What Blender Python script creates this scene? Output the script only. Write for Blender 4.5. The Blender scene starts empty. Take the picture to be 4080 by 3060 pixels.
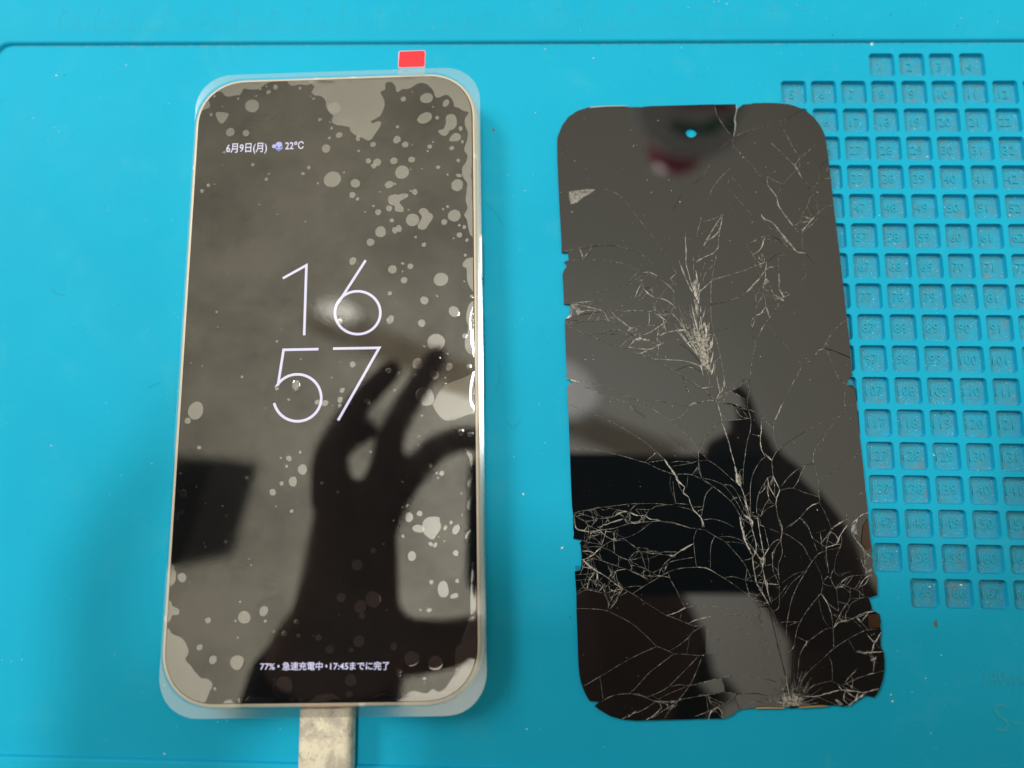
import bpy, bmesh, math, random
from mathutils import Vector, Matrix, geometry, noise
random.seed(7)
sc = bpy.context.scene
COL = sc.collection
S = 0.001                                   # everything below is written in millimetres
# ------------------------------------------------------------------ camera
FPX = 2710.98                               # focal length in pixels of the 4080 px wide photograph
CAMP = Vector((134.717, -129.937, 170.935))
RC = Matrix(((0.99952646, 0.01557374, -0.02653876),
             (-0.01098731, 0.98624197, 0.16494259),
             (0.02874241, -0.16457289, 0.98594606)))     # world -> camera
cam_data = bpy.data.cameras.new('camera')
cam = bpy.data.objects.new('camera', cam_data)
COL.objects.link(cam)
sc.camera = cam
cam.matrix_world = Matrix.Translation(CAMP * S) @ RC.transposed().to_4x4()
cam_data.sensor_width = 36.0
cam_data.lens = 36.0 * FPX / 4080.0
cam_data.clip_start = 0.005
cam_data.clip_end = 60.0
cam_data.dof.use_dof = True
cam_data.dof.focus_distance = 0.168
cam_data.dof.aperture_fstop = 5.2
# ------------------------------------------------------------------ world (the pale workroom) and lamps
world = bpy.data.worlds.new('World')
sc.world = world
world.use_nodes = True
wn = world.node_tree.nodes; wl = world.node_tree.links
bg = wn['Background']
wtc = wn.new('ShaderNodeTexCoord'); wsep = wn.new('ShaderNodeSeparateXYZ'); wramp = wn.new('ShaderNodeValToRGB')
wl.new(wtc.outputs['Generated'], wsep.inputs[0]); wma = wn.new('ShaderNodeMath'); wma.operation = 'MULTIPLY_ADD'; wma.inputs[1].default_value = 0.5; wma.inputs[2].default_value = 0.5; wl.new(wsep.outputs['Z'], wma.inputs[0]); wl.new(wma.outputs[0], wramp.inputs[0]); wl.new(wramp.outputs[0], bg.inputs['Color'])
cr = wramp.color_ramp
for p_, (s_, c_) in zip((0.0, 0.49, 0.51, 0.70, 0.85, 0.925, 0.965, 0.9925, 1.0),
        ((.75, (1, .95, .84)), (.75, (1, .95, .84)), (.17, (1, .96, .86)), (.28, (1, .95, .82)), (.52, (1, .94, .76)), (.97, (1, .93, .73)), (1.12, (1, .94, .77)), (1.60, (1, .955, .81)), (1.85, (1, .96, .83)))):
    e = cr.elements[0] if p_ == 0.0 else (cr.elements[-1] if p_ == 1.0 else cr.elements.new(p_))
    e.position = p_; e.color = (s_ * c_[0] / 2, s_ * c_[1] / 2, s_ * c_[2] / 2, 1)
bg.inputs['Strength'].default_value = 2.0
def area(name, loc, target, size, energy, col=(1, 1, 1)):
    l = bpy.data.lights.new(name, 'AREA'); l.shape = 'RECTANGLE'; l.size = size[0] * S; l.size_y = size[1] * S
    l.energy = energy; l.color = col
    o = bpy.data.objects.new(name, l); COL.objects.link(o)
    o.location = Vector(loc) * S
    o.rotation_euler = (Vector(target) - Vector(loc)).to_track_quat('-Z', 'Y').to_euler()
    return o
area('work_lamp', (-790, 530, 1000), (90, -80, 0), (330, 330), 9.4, (1.0, 0.97, 0.95))
area('ceiling_light', (97, 276, 2000), (110, -100, 0), (165, 330), 15.0, (1.0, 0.97, 0.93))
sc.view_settings.view_transform = 'Standard'
sc.view_settings.look = 'None'
sc.view_settings.exposure = 0.0
sc.view_settings.gamma = 1.0
sc.cycles.max_bounces = 8
sc.cycles.transparent_max_bounces = 12
# ------------------------------------------------------------------ helpers
def px(u, v, z=0.0):
    """point (mm) at height z that the photograph shows at pixel u, v"""
    d = RC.transposed() @ Vector(((u - 2040) / FPX, -(v - 1530) / FPX, -1.0))
    t = (z - CAMP.z) / d.z
    return CAMP + d * t
def refl(u, v, zs, h):
    """point (mm) at height h that is mirrored at pixel u, v by a level surface at height zs"""
    P = px(u, v, zs); d = P - CAMP; d.z = -d.z
    return P + d * ((h - zs) / d.z)
def root(name, loc, label, cat, group=None, kind=None):
    o = bpy.data.objects.new(name, None); COL.objects.link(o)
    o.empty_display_size = 0.01
    o.location = Vector(loc) * S
    o['label'] = label; o['category'] = cat
    if group: o['group'] = group
    if kind: o['kind'] = kind
    return o
def link(name, me, parent=None):
    o = bpy.data.objects.new(name, me); COL.objects.link(o)
    if parent is not None: o.parent = parent
    return o
def wloc(o):
    p = Vector((0, 0, 0))
    while o is not None: p += o.location; o = o.parent
    return p
def mesh(name, V, F, mats, parent=None, smooth=False, mi=None):
    me = bpy.data.meshes.new(name)
    off = wloc(parent)
    me.from_pydata([Vector(v) * S - off for v in V], [], F)
    if not isinstance(mats, (list, tuple)): mats = [mats]
    for m in mats: me.materials.append(m)
    if mi:
        for p, k in zip(me.polygons, mi): p.material_index = k
    if smooth:
        for p in me.polygons: p.use_smooth = True
    me.update()
    return link(name, me, parent)
def tag(o, label=None, cat=None, group=None, kind=None):
    if label: o['label'] = label
    if cat: o['category'] = cat
    if group: o['group'] = group
    if kind: o['kind'] = kind
    return o
def catmull(P, step=0.5, closed=False):
    P = [Vector((p[0], p[1])) for p in P]
    n = len(P)
    if n == 2 and not closed:
        L = (P[1] - P[0]).length; k = max(1, int(L / step))
        return [P[0].lerp(P[1], i / k) for i in range(k + 1)]
    out = []
    for i in range(n if closed else n - 1):
        if closed: a, b, c, d = P[i - 1], P[i], P[(i + 1) % n], P[(i + 2) % n]
        else:
            b, c = P[i], P[i + 1]
            a = P[i - 1] if i else b - (c - b); d = P[i + 2] if i + 2 < n else c + (c - b)
        k = max(1, int((c - b).length / step))
        for j in range(k):
            t = j / k
            out.append(0.5 * ((2 * b) + (c - a) * t + (2 * a - 5 * b + 4 * c - d) * t * t + (3 * b - a - 3 * c + d) * t ** 3))
    if not closed: out.append(P[-1].copy())
    return out
def inside(p, poly):
    x, y = p[0], p[1]; c = False; j = len(poly) - 1
    for i in range(len(poly)):
        xi, yi = poly[i][0], poly[i][1]; xj, yj = poly[j][0], poly[j][1]
        if (yi > y) != (yj > y) and x < (xj - xi) * (y - yi) / (yj - yi + 1e-12) + xi: c = not c
        j = i
    return c
def parea(poly):
    return 0.5 * sum(poly[i - 1][0] * poly[i][1] - poly[i][0] * poly[i - 1][1] for i in range(len(poly)))
def clip_convex(sub, clip):
    if parea(clip) < 0: clip = clip[::-1]
    out = [Vector((p[0], p[1])) for p in sub]
    for i in range(len(clip)):
        A = Vector(clip[i - 1]); B = Vector(clip[i]); inp = out; out = []
        if not inp: return []
        e = B - A
        def d(p): return e.x * (p.y - A.y) - e.y * (p.x - A.x)
        for j in range(len(inp)):
            q, r = inp[j - 1], inp[j]; dq, dr = d(q), d(r)
            if (dq >= 0) != (dr >= 0): out.append(q.lerp(r, dq / (dq - dr)))
            if dr >= 0: out.append(r)
    return out
def tri_fill(loops, steiner=(), extra=()):
    """triangulate the inside of loops[0] minus loops[1:]; extra = open constraint polylines"""
    V = []; Ed = []
    for L in loops:
        b = len(V); V += [Vector((p[0], p[1])) for p in L]; Ed += [(b + i, b + (i + 1) % len(L)) for i in range(len(L))]
    nb = len(Ed)
    for L in extra:
        b = len(V); V += [Vector((p[0], p[1])) for p in L]; Ed += [(b + i, b + i + 1) for i in range(len(L) - 1)]
    V += [Vector((p[0], p[1])) for p in steiner]
    v, ed, f, ov, oe, of = geometry.delaunay_2d_cdt(V, Ed, [], 0, 1e-5)
    keep = []
    for t in f:
        c = sum((v[i] for i in t), Vector((0, 0))) / len(t)
        if inside(c, loops[0]) and not any(inside(c, h) for h in loops[1:]): keep.append(list(t))
    return v, keep, ed, oe
def rrect(w, h, r, n=10, p=2.0):
    """rounded rectangle, counter clockwise; p > 2 gives squarer corners"""
    out = []
    for cx, cy, a0 in ((w / 2 - r, h / 2 - r, 0), (-w / 2 + r, h / 2 - r, 90), (-w / 2 + r, -h / 2 + r, 180), (w / 2 - r, -h / 2 + r, 270)):
        for i in range(n + 1):
            a = math.radians(a0 + 90 * i / n); c, s = math.cos(a), math.sin(a)
            out.append((cx + r * math.copysign(abs(c) ** (2 / p), c), cy + r * math.copysign(abs(s) ** (2 / p), s)))
    return out
def rings(R, cap0=True, cap1=True):
    """R = list of rings (same count) of 3d points, bottom to top"""
    V = []; F = []; n = len(R[0])
    for r in R: V += r
    for k in range(len(R) - 1):
        for i in range(n):
            j = (i + 1) % n
            F.append((k * n + i, k * n + j, (k + 1) * n + j, (k + 1) * n + i))
    if cap0: F.append(tuple(range(n))[::-1])
    if cap1: F.append(tuple((len(R) - 1) * n + i for i in range(n)))
    return V, F
def add(V, F, v, f):
    b = len(V); V += v; F += [tuple(b + i for i in q) for q in f]
# ------------------------------------------------------------------ materials
def mat(name): 
    m = bpy.data.materials.new(name); m.use_nodes = True
    return m, m.node_tree.nodes, m.node_tree.links, m.node_tree.nodes['Principled BSDF']
def simple(name, col, rough=0.5, metal=0.0, ior=1.45, spec=0.5):
    m, n, l, b = mat(name)
    b.inputs['Base Color'].default_value = (*col, 1); b.inputs['Roughness'].default_value = rough
    b.inputs['Metallic'].default_value = metal; b.inputs['IOR'].default_value = ior
    b.inputs['Specular IOR Level'].default_value = spec
    return m
def nz(n, l, scale, detail=4, rough=0.55, dist=0.0, coord=None):
    if coord is None:
        g = n.new('ShaderNodeNewGeometry'); coord = g.outputs['Position']
    t = n.new('ShaderNodeTexNoise'); t.inputs['Scale'].default_value = scale; t.inputs['Detail'].default_value = detail
    t.inputs['Roughness'].default_value = rough; t.inputs['Distortion'].default_value = dist
    l.new(coord, t.inputs['Vector'])
    return t.outputs['Fac']
def ramp(n, l, src, stops):
    r = n.new('ShaderNodeValToRGB'); l.new(src, r.inputs[0])
    els = r.color_ramp.elements
    while len(els) > 1: els.remove(els[-1])
    for i, (p, c) in enumerate(stops):
        e_ = els[0] if i == 0 else els.new(p)
        e_.position = p; e_.color = (*c, 1) if isinstance(c, tuple) else (c, c, c, 1)
    return r.outputs[0]
def mixc(n, l, fac, a, b, mode='MIX'):
    m = n.new('ShaderNodeMix'); m.data_type = 'RGBA'; m.blend_type = mode
    for k, x in ((0, fac), (6, a), (7, b)):
        if isinstance(x, (int, float)): m.inputs[k].default_value = x
        elif isinstance(x, tuple): m.inputs[k].default_value = (*x, 1)
        else: l.new(x, m.inputs[k])
    return m.outputs[2]
def mth(n, l, op, a, b=0.0):
    m = n.new('ShaderNodeMath'); m.operation = op
    for k, x in ((0, a), (1, b)):
        if isinstance(x, (int, float)): m.inputs[k].default_value = x
        else: l.new(x, m.inputs[k])
    return m.outputs[0]
def bump(n, l, b, src, strength, dist):
    bm_ = n.new('ShaderNodeBump'); bm_.inputs['Strength'].default_value = strength; bm_.inputs['Distance'].default_value = dist
    l.new(src, bm_.inputs['Height']); l.new(bm_.outputs[0], b.inputs['Normal'])
    return bm_
# blue silicone: clean top, dusty pocket floor
MATBLUE = (0.0, 0.40, 0.60)
def silicone(name, dusty):
    m, n, l, b = mat(name)
    big = nz(n, l, 22, 4); fine = nz(n, l, 900, 5, 0.6); spk = nz(n, l, 2600, 2, 0.5)
    col = mixc(n, l, ramp(n, l, big, [(0.35, 0.0), (0.65, 1.0)]), (0.008, 0.41, 0.635), (0.010, 0.435, 0.67))
    if dusty:
        d = ramp(n, l, nz(n, l, 420, 6, 0.7), [(0.36, 0.15), (0.62, 0.70)])
        col = mixc(n, l, d, col, (0.08, 0.30, 0.39))
        col = mixc(n, l, ramp(n, l, nz(n, l, 1500, 4, 0.8), [(0.58, 0.0), (0.72, 0.5)]), col, (0.07, 0.22, 0.28))
        col = mixc(n, l, ramp(n, l, spk, [(0.67, 0.0), (0.71, 0.8)]), col, (0.62, 0.80, 0.84))
        col = mixc(n, l, ramp(n, l, nz(n, l, 260, 3, 0.6), [(0.60, 0.0), (0.74, 0.6)]), col, (0.20, 0.24, 0.24))
        bump(n, l, b, nz(n, l, 1100, 6, 0.75), 0.9, 0.00035)
        b.inputs['Roughness'].default_value = 0.7
        b.inputs['Specular IOR Level'].default_value = 0.25
    else:
        col = mixc(n, l, ramp(n, l, nz(n, l, 130, 7, 0.75, 1.5), [(0.60, 0.0), (0.72, 0.35)]), col, (0.01, 0.30, 0.45))
        col = mixc(n, l, ramp(n, l, nz(n, l, 60, 6, 0.7, 0.6), [(0.55, 0.0), (0.75, 0.30)]), col, (0.06, 0.47, 0.62))
        bump(n, l, b, fine, 0.12, 0.0002)
        l.new(ramp(n, l, nz(n, l, 40, 3), [(0.3, 0.55), (0.7, 0.68)]), b.inputs['Roughness'])
        b.inputs['Specular IOR Level'].default_value = 0.10
    l.new(col, b.inputs['Base Color'])
    return m
M_MAT = silicone('blue_silicone', False)
M_DUST = silicone('dusty_blue_silicone', True)
def edge_dust():
    m, n, l, b = mat('dusty_edge')
    l.new(mixc(n, l, ramp(n, l, nz(n, l, 700, 5, 0.7), [(0.4, 0.0), (0.65, 0.7)]), (0.0, 0.40, 0.58), (0.22, 0.40, 0.44)), b.inputs['Base Color'])
    b.inputs['Roughness'].default_value = 0.7; b.inputs['Specular IOR Level'].default_value = 0.15
    return m
M_EDGE = edge_dust()
M_NUM = simple('highlit_blue_relief', (0.03, 0.43, 0.58), 0.6, 0, 1.45, 0.2)  # paler blue paints in the light caught on raised edges
# champagne metal frame
def metal():
    m, n, l, b = mat('champagne_metal')
    l.new(mixc(n, l, nz(n, l, 300, 4), (0.95, 0.79, 0.60), (0.99, 0.85, 0.67)), b.inputs['Base Color'])
    b.inputs['Metallic'].default_value = 0.45; b.inputs['Roughness'].default_value = 0.50; b.inputs['Specular IOR Level'].default_value = 0.3
    return m
M_METAL = metal()
M_BAND = simple('antenna_plastic', (0.93, 0.88, 0.78), 0.5)
M_BUTTON = simple('polished_button', (0.95, 0.88, 0.78), 0.38, 0.6)
M_GLASS = simple('black_display_glass', (0.006, 0.006, 0.007), 0.03, 0, 1.22)
M_BEZEL = simple('black_bezel', (0.004, 0.004, 0.004), 0.35, 0, 1.3, 0.2)
def emit(name, col, st):
    m, n, l, b = mat(name)
    b.inputs['Base Color'].default_value = (0.01, 0.01, 0.01, 1)
    b.inputs['Emission Color'].default_value = (*col, 1); b.inputs['Emission Strength'].default_value = st
    b.inputs['Roughness'].default_value = 0.3
    return m
M_LIT = emit('lit_pixels', (0.80, 0.76, 1.0), 1.0)
M_LITCLOUD = emit('lit_cloud_pixels', (0.50, 0.50, 0.95), 0.9)
M_LITBLUE = emit('lit_blue_pixels', (0.10, 0.13, 0.75), 0.9)
def filmmat(name, fac, smudge, rough, tint=(1, 1, 1)):
    m, n, l, b = mat(name); n.remove(b)
    out = n['Material Output']; tr = n.new('ShaderNodeBsdfTransparent'); gl = n.new('ShaderNodeBsdfGlossy'); mx = n.new('ShaderNodeMixShader')
    tr.inputs[0].default_value = (0.97, 0.975, 0.98, 1); gl.inputs[0].default_value = (*tint, 1)
    g = n.new('ShaderNodeNewGeometry')
    if smudge:
        mask = ramp(n, l, nz(n, l, 42, 5, 0.65, 0.8), [(0.42, 0.0), (0.66, 1.0)])
        w = n.new('ShaderNodeTexWave'); w.wave_type = 'RINGS'; w.inputs['Scale'].default_value = 300; w.inputs['Distortion'].default_value = 3
        w.inputs['Detail'].default_value = 2; w.inputs['Detail Scale'].default_value = 0.10
        vm = n.new('ShaderNodeVectorMath'); vm.operation = 'MULTIPLY_ADD'; vm.inputs[1].default_value = (.05, .05, .05)
        nt = n.new('ShaderNodeTexNoise'); nt.inputs['Scale'].default_value = 38; nt.inputs['Detail'].default_value = 1; l.new(g.outputs['Position'], nt.inputs['Vector'])
        l.new(nt.outputs['Color'], vm.inputs[0]); l.new(g.outputs['Position'], vm.inputs[2]); l.new(vm.outputs[0], w.inputs['Vector'])
        rid = mth(n, l, 'MULTIPLY', mth(n, l, 'MULTIPLY', w.outputs['Fac'], mask), ramp(n, l, nz(n, l, 260, 3), [(0.45, 0.0), (0.6, 1.0)]))
        big = ramp(n, l, nz(n, l, 34, 7, 0.62, 0.15), [(0.34, 0.0), (0.62, 1.0)])
        f = mth(n, l, 'ADD', mth(n, l, 'MULTIPLY', big, smudge), fac - smudge * 0.5)
        f = mth(n, l, 'SUBTRACT', f, mth(n, l, 'MULTIPLY', rid, 0.014))
        l.new(f, mx.inputs[0])
        l.new(mth(n, l, 'ADD', mth(n, l, 'MULTIPLY', mask, 0.05), rough), gl.inputs['Roughness'])
        bp = n.new('ShaderNodeBump'); bp.inputs['Strength'].default_value = 0.12; bp.inputs['Distance'].default_value = 0.00003
        l.new(mth(n, l, 'ADD', mth(n, l, 'MULTIPLY', rid, 0.25), mth(n, l, 'MULTIPLY', nz(n, l, 45, 2), 3.0)), bp.inputs['Height']); l.new(bp.outputs[0], gl.inputs['Normal'])
    else:
        mx.inputs[0].default_value = fac; gl.inputs['Roughness'].default_value = rough
    l.new(tr.outputs[0], mx.inputs[1]); l.new(gl.outputs[0], mx.inputs[2]); l.new(mx.outputs[0], out.inputs[0])
    return m
M_FILM = filmmat('clear_film', 0.108, 0.058, 0.02, (1.0, 0.97, 0.90))
M_RIM = filmmat('clear_film_rim', 0.24, 0, 0.16)
M_BUB = filmmat('air_under_film', 0.26, 0, 0.03, (1, 0.99, 0.97))
M_TAPE = filmmat('clear_tab', 0.16, 0, 0.12)
M_RED = simple('red_plastic', (0.95, 0.018, 0.035), 0.45)
M_PINK = simple('pale_pink_edge', (0.75, 0.45, 0.55), 0.5)
# broken screen
def panelglass():
    m, n, l, b = mat('cracked_glass')
    b.inputs['Base Color'].default_value = (0.004, 0.005, 0.006, 1)
    b.inputs['IOR'].default_value = 1.70
    l.new(ramp(n, l, nz(n, l, 60, 3), [(0.4, 0.015), (0.7, 0.06)]), b.inputs['Roughness'])
    return m
M_PANEL = panelglass()
M_PBACK = simple('panel_back', (0.012, 0.013, 0.015), 0.4)
def crackmat(name, lo, hi, c=(0.52, 0.48, 0.40)):
    m, n, l, b = mat(name)
    f = ramp(n, l, nz(n, l, 1500, 3, 0.7), [(lo, 0.0), (hi, 1.0)])
    l.new(mixc(n, l, f, (0.02, 0.02, 0.018), c), b.inputs['Base Color'])
    b.inputs['Roughness'].default_value = 0.35
    return m
M_CR1 = crackmat('fine_crack', 0.38, 0.62, (0.40, 0.385, 0.33))
M_CR2 = crackmat('splintered_glass', 0.30, 0.52, (0.60, 0.575, 0.50))
M_CRD = simple('dark_crack', (0.006, 0.006, 0.006), 0.5)
M_AMBER = simple('amber_film', (0.045, 0.018, 0.006), 0.15)
M_GOLD = simple('gold_edge', (0.75, 0.45, 0.16), 0.3, 0.8)
M_CHIP = crackmat('frosted_chip', 0.30, 0.60, (0.25, 0.24, 0.20))
# ================================================================== the mat
GX, GY, GP, GQ = 204.982, -12.189, 8.0528, 8.1644          # pocket grid: first centre and pitches
ZB = 1.1                                                   # raised border of the mat
tbl = mesh('table_top', [(-420, -262, -3.2), (560, -262, -3.2), (560, 420, -3.2), (-420, 420, -3.2),
                         (-420, -262, -30), (560, -262, -30), (560, 420, -30), (-420, 420, -30)],
           [(0, 1, 2, 3), (7, 6, 5, 4), (0, 4, 5, 1), (1, 5, 6, 2), (2, 6, 7, 3), (3, 7, 4, 0)], simple('grey_table', (0.30, 0.29, 0.27), 0.6))
tag(tbl, kind='structure')
mroot = root('repair_mat', (125, -98, -3), 'bright blue silicone repair mat with a ruler and numbered square pockets, under both screens', 'mat')
IX0, IX1, IY0, IY1 = -17.6, 322.0, -192.0, -5.6            # sunken working area
Vm, Fm = [], []
HOLE = rrect(6.9, 7.0, 1.05, 5)
cells = {}
num = 1
for r in range(18):
    for c in (range(3, 7) if r in (0, 17) else range(10)):
        cells[(r, c)] = num; num += 1
def cellhole(cx, cy):
    hole = [(cx + x, cy + y, 0) for x, y in HOLE]
    outr = []
    for x, y in HOLE:
        a, b2 = x / (GP / 2), y / (GQ / 2); k = 1 / max(abs(a), abs(b2))
        outr.append((cx + x * k, cy + y * k, 0))
    # put exact corners in
    n = len(HOLE); q = (n // 4) // 2
    for s in range(4):
        i = s * (n // 4) + q
        sx = (1, -1, -1, 1)[s]; sy = (1, 1, -1, -1)[s]
        outr[i] = (cx + sx * GP / 2, cy + sy * GQ / 2, 0)
    b2 = len(Vm)
    Vm.extend(outr + hole)
    for i in range(n):
        j = (i + 1) % n
        Fm.append((b2 + i, b2 + j, b2 + n + j, b2 + n + i))
for (r, c) in cells: cellhole(GX + c * GP, GY - r * GQ)
def quad(x0, y0, x1, y1, z=0.0):
    b2 = len(Vm); Vm.extend([(x0, y0, z), (x1, y0, z), (x1, y1, z), (x0, y1, z)]); Fm.append((b2, b2 + 1, b2 + 2, b2 + 3))
gx0, gx1 = GX - GP / 2, GX + 9.5 * GP
h3, h7 = GX + 2.5 * GP, GX + 6.5 * GP
yt, y1_, y16, yb = GY + GQ / 2, GY - GQ / 2, GY - 16.5 * GQ, GY - 17.5 * GQ
quad(IX0, IY0, gx0, IY1); quad(gx1, IY0, IX1, IY1)
quad(gx0, yt, gx1, IY1); quad(gx0, IY0, gx1, yb)
quad(gx0, y1_, h3, yt); quad(h7, y1_, gx1, yt); quad(gx0, yb, h3, y16); quad(h7, yb, gx1, y16)
mesh('working_surface', Vm, Fm, M_MAT, mroot)
# raised border with a rounded inner shoulder
def irect(g, z, r): 
    w, h = IX1 - IX0 + 2 * g, IY1 - IY0 + 2 * g
    return [(x + (IX0 + IX1) / 2, y + (IY0 + IY1) / 2, z) for x, y in rrect(w, h, r, 8)]
R_ = [irect(0, 0.0, 4.0), irect(0.10, 0.35, 4.1), irect(0.22, 0.75, 4.2), irect(0.42, 1.0, 4.4), irect(0.8, ZB, 4.8), irect(26, ZB, 8), irect(26.6, 0.9, 8.6), irect(26.8, -3.0, 8.8)]
V, F = rings(R_, False, False)
F = [f[::-1] for f in F]
# corner gap of the rounded inner rectangle
mesh('border', V, F, M_MAT, mroot, True)
for sx, sy in ((IX0, IY0), (IX1, IY0), (IX0, IY1), (IX1, IY1)): pass
# dusty seam at the foot of the border
def strip(path, wd, z, jit=0.0, closed=False):
    P = catmull(path, 0.6, closed); V = []; F = []
    n = len(P)
    for i, p in enumerate(P):
        a = P[i - 1] if (i or closed) else p; b2 = P[(i + 1) % n] if (i < n - 1 or closed) else p
        d = (b2 - a); d = d.normalized() if d.length > 1e-9 else Vector((1, 0)); nn = Vector((-d.y, d.x))
        w1 = wd * (0.5 + random.uniform(-jit, jit)); w2 = wd * (0.5 + random.uniform(-jit, jit))
        V += [(p.x + nn.x * w1, p.y + nn.y * w1, z), (p.x - nn.x * w2, p.y - nn.y * w2, z)]
    for i in range(n - 1 + (1 if closed else 0)):
        j = (i + 1) % n
        F.append((2 * i, 2 * i + 1, 2 * j + 1, 2 * j))
    return V, F
V, F = strip([(IX0 + 4.5, IY1 - 0.22), (60, IY1 - 0.22), (150, IY1 - 0.22), (IX1 - 4, IY1 - 0.22)], 0.34, 0.02, 0.28)
tag(mesh('dusty_seam', V, F, M_EDGE, mroot))
# pockets, each a real recess with its raised number
def pocket_mesh():
    def rg(w, r, z, h=None): return [(x, y, z) for x, y in rrect(w, h or w + 0.1, r, 5)]
    R_ = [rg(6.9, 1.05, 0.0), rg(6.74, 0.98, -0.05), rg(6.64, 0.95, -0.22), rg(6.44, 0.9, -1.25), rg(6.22, 0.85, -1.45), rg(5.4, 0.7, -1.5)]
    V, F = rings(R_, False, True)
    F2 = [f[::-1] for f in F[:-1]]; n = len(R_[0])
    F2.append(tuple((len(R_) - 1) * n + i for i in range(n)))
    mi = []
    for k in range(len(R_) - 1): mi += [0 if k < 3 else 1] * n
    return V, F2, mi + [1]
PV, PF, PMI = pocket_mesh()
pme = bpy.data.meshes.new('pocket'); pme.from_pydata([Vector(v) * S for v in PV], [], PF)
pme.materials.append(M_MAT); pme.materials.append(M_DUST)
for p, k in zip(pme.polygons, PMI): p.material_index = k
pme.update()
# the winding must face up; recompute once
bmx = bmesh.new(); bmx.from_mesh(pme); bmesh.ops.recalc_face_normals(bmx, faces=bmx.faces)
if sum(f.normal.z * f.calc_area() for f in bmx.faces) < 0: bmesh.ops.reverse_faces(bmx, faces=bmx.faces)
bmx.to_mesh(pme); bmx.free()
def text_mesh(name, s, size, material, parent, loc, rot=0.0, h=0.12, offset=0.0, align='CENTER', width=None, sx=1.0, sy=1.0, res=3, flat=False, skew=0.0):
    cu = bpy.data.curves.new(name, 'FONT'); cu.body = s; cu.size = size; cu.align_x = align
    cu.extrude = h; cu.offset = offset; cu.resolution_u = res
    to = bpy.data.objects.new(name, cu); COL.objects.link(to)
    dg = bpy.context.evaluated_depsgraph_get()
    me = bpy.data.meshes.new_from_object(to.evaluated_get(dg))
    COL.objects.unlink(to); bpy.data.objects.remove(to); bpy.data.curves.remove(cu)
    xs = [v.co.x for v in me.vertices]
    if width and xs: sx = width / (max(xs) - min(xs)); 
    x0 = min(xs) if xs else 0
    off = wloc(parent); co, si = math.cos(rot), math.sin(rot)
    for v in me.vertices:
        x = (v.co.x - (x0 if align == 'LEFT' else 0)) * sx + skew * v.co.y; y = v.co.y * sy
        v.co = Vector((loc[0] + x * co - y * si, loc[1] + x * si + y * co, loc[2] + v.co.z)) * S - off
    me.materials.clear(); me.materials.append(material)
    for p in me.polygons: p.material_index = 0
    me.name = name
    return link(name, me, parent)
for (r, c), k in cells.items():
    o = link('pocket', pme, mroot)
    cx, cy = GX + c * GP, GY - r * GQ
    o.location = Vector((cx, cy, 0)) * S - mroot.location
    if cx < 262:
        text_mesh('pocket_number', str(k), 3.55, M_NUM, o, (cx - 0.1, cy - 1.05, -1.49), 0, 0.27, -0.04, sx=0.92, res=2)
# ruler moulded into the upper border
V, F = [], []
def box(V, F, x0, y0, z0, x1, y1, z1):
    add(V, F, [(x0, y0, z0), (x1, y0, z0), (x1, y1, z0), (x0, y1, z0), (x0 + .03, y0 + .03, z1), (x1 - .03, y0 + .03, z1), (x1 - .03, y1 - .03, z1), (x0 + .03, y1 - .03, z1)],
        [(4, 5, 6, 7), (0, 1, 5, 4), (1, 2, 6, 5), (2, 3, 7, 6), (3, 0, 4, 7)])
for i in range(201):
    x = i
    if i % 5 == 0: box(V, F, x - .11, -1.9, ZB - .01, x + .11, 2.6, ZB + .06)
    else: box(V, F, x - .09, -1.9, ZB - .01, x + .09, -0.1, ZB + .045)
tag(mesh('ruler_ticks', V, F, M_NUM, mroot), kind='stuff')
for k in range(21): text_mesh('ruler_number', str(k), 3.1, M_NUM, mroot, (10 * k + 0.6, 3.5, ZB), 0, 0.06, -0.03, res=2)
text_mesh('ruler_unit', 'cm', 2.9, M_NUM, mroot, (208, 3.5, ZB), 0, 0.06, -0.03, res=2)
p = px(3918, 2729); text_mesh('size_lettering', '340mm', 4.9, M_NUM, mroot, (p.x - .4, p.y, 0), 0, 0.10, -0.03, 'LEFT', sx=0.86)
p = px(3966, 2915); text_mesh('size_lettering', 'S-', 9.0, M_NUM, mroot, (p.x, p.y, 0), 0, 0.12, -0.05, 'LEFT')
fr = [(px(a, b2).x, px(a, b2).y) for a, b2 in ((3785, 2780), (3799, 2850), (3812, 2920), (3825, 2942), (3850, 2950), (3930, 2954), (4010, 2956))]
V, F = strip(fr, 0.28, 0.035)
mesh('moulded_outline', V, F, M_MAT, mroot)
# ================================================================== specks on the mat
def flake(V, F, x, y, z, s, el=1.0, ang=None):
    a = random.uniform(0, 6.28) if ang is None else ang; n = random.choice((3, 4, 5)); P = []
    for i in range(n):
        t = 2 * math.pi * i / n + random.uniform(-.4, .4); q = s * random.uniform(.6, 1.2)
        X, Y = q * math.cos(t) * el, q * math.sin(t)
        P.append((x + X * math.cos(a) - Y * math.sin(a), y + X * math.sin(a) + Y * math.cos(a), z + random.uniform(.02, .05)))
    P.append((x, y, z + s * random.uniform(.5, .9))); b2 = len(V); V += P
    for i in range(n): F.append((b2 + i, b2 + (i + 1) % n, b2 + n))
Vw, Fw, Vd, Fd = [], [], [], []
PHONEBOX = [(47, -178), (126, -178), (126, -20), (47, -20)]
def free(x, y): return not (46 < x < 127 and -182 < y < -9) and not (139 < x < 221 and -184 < y < -22)
k = 0
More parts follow.
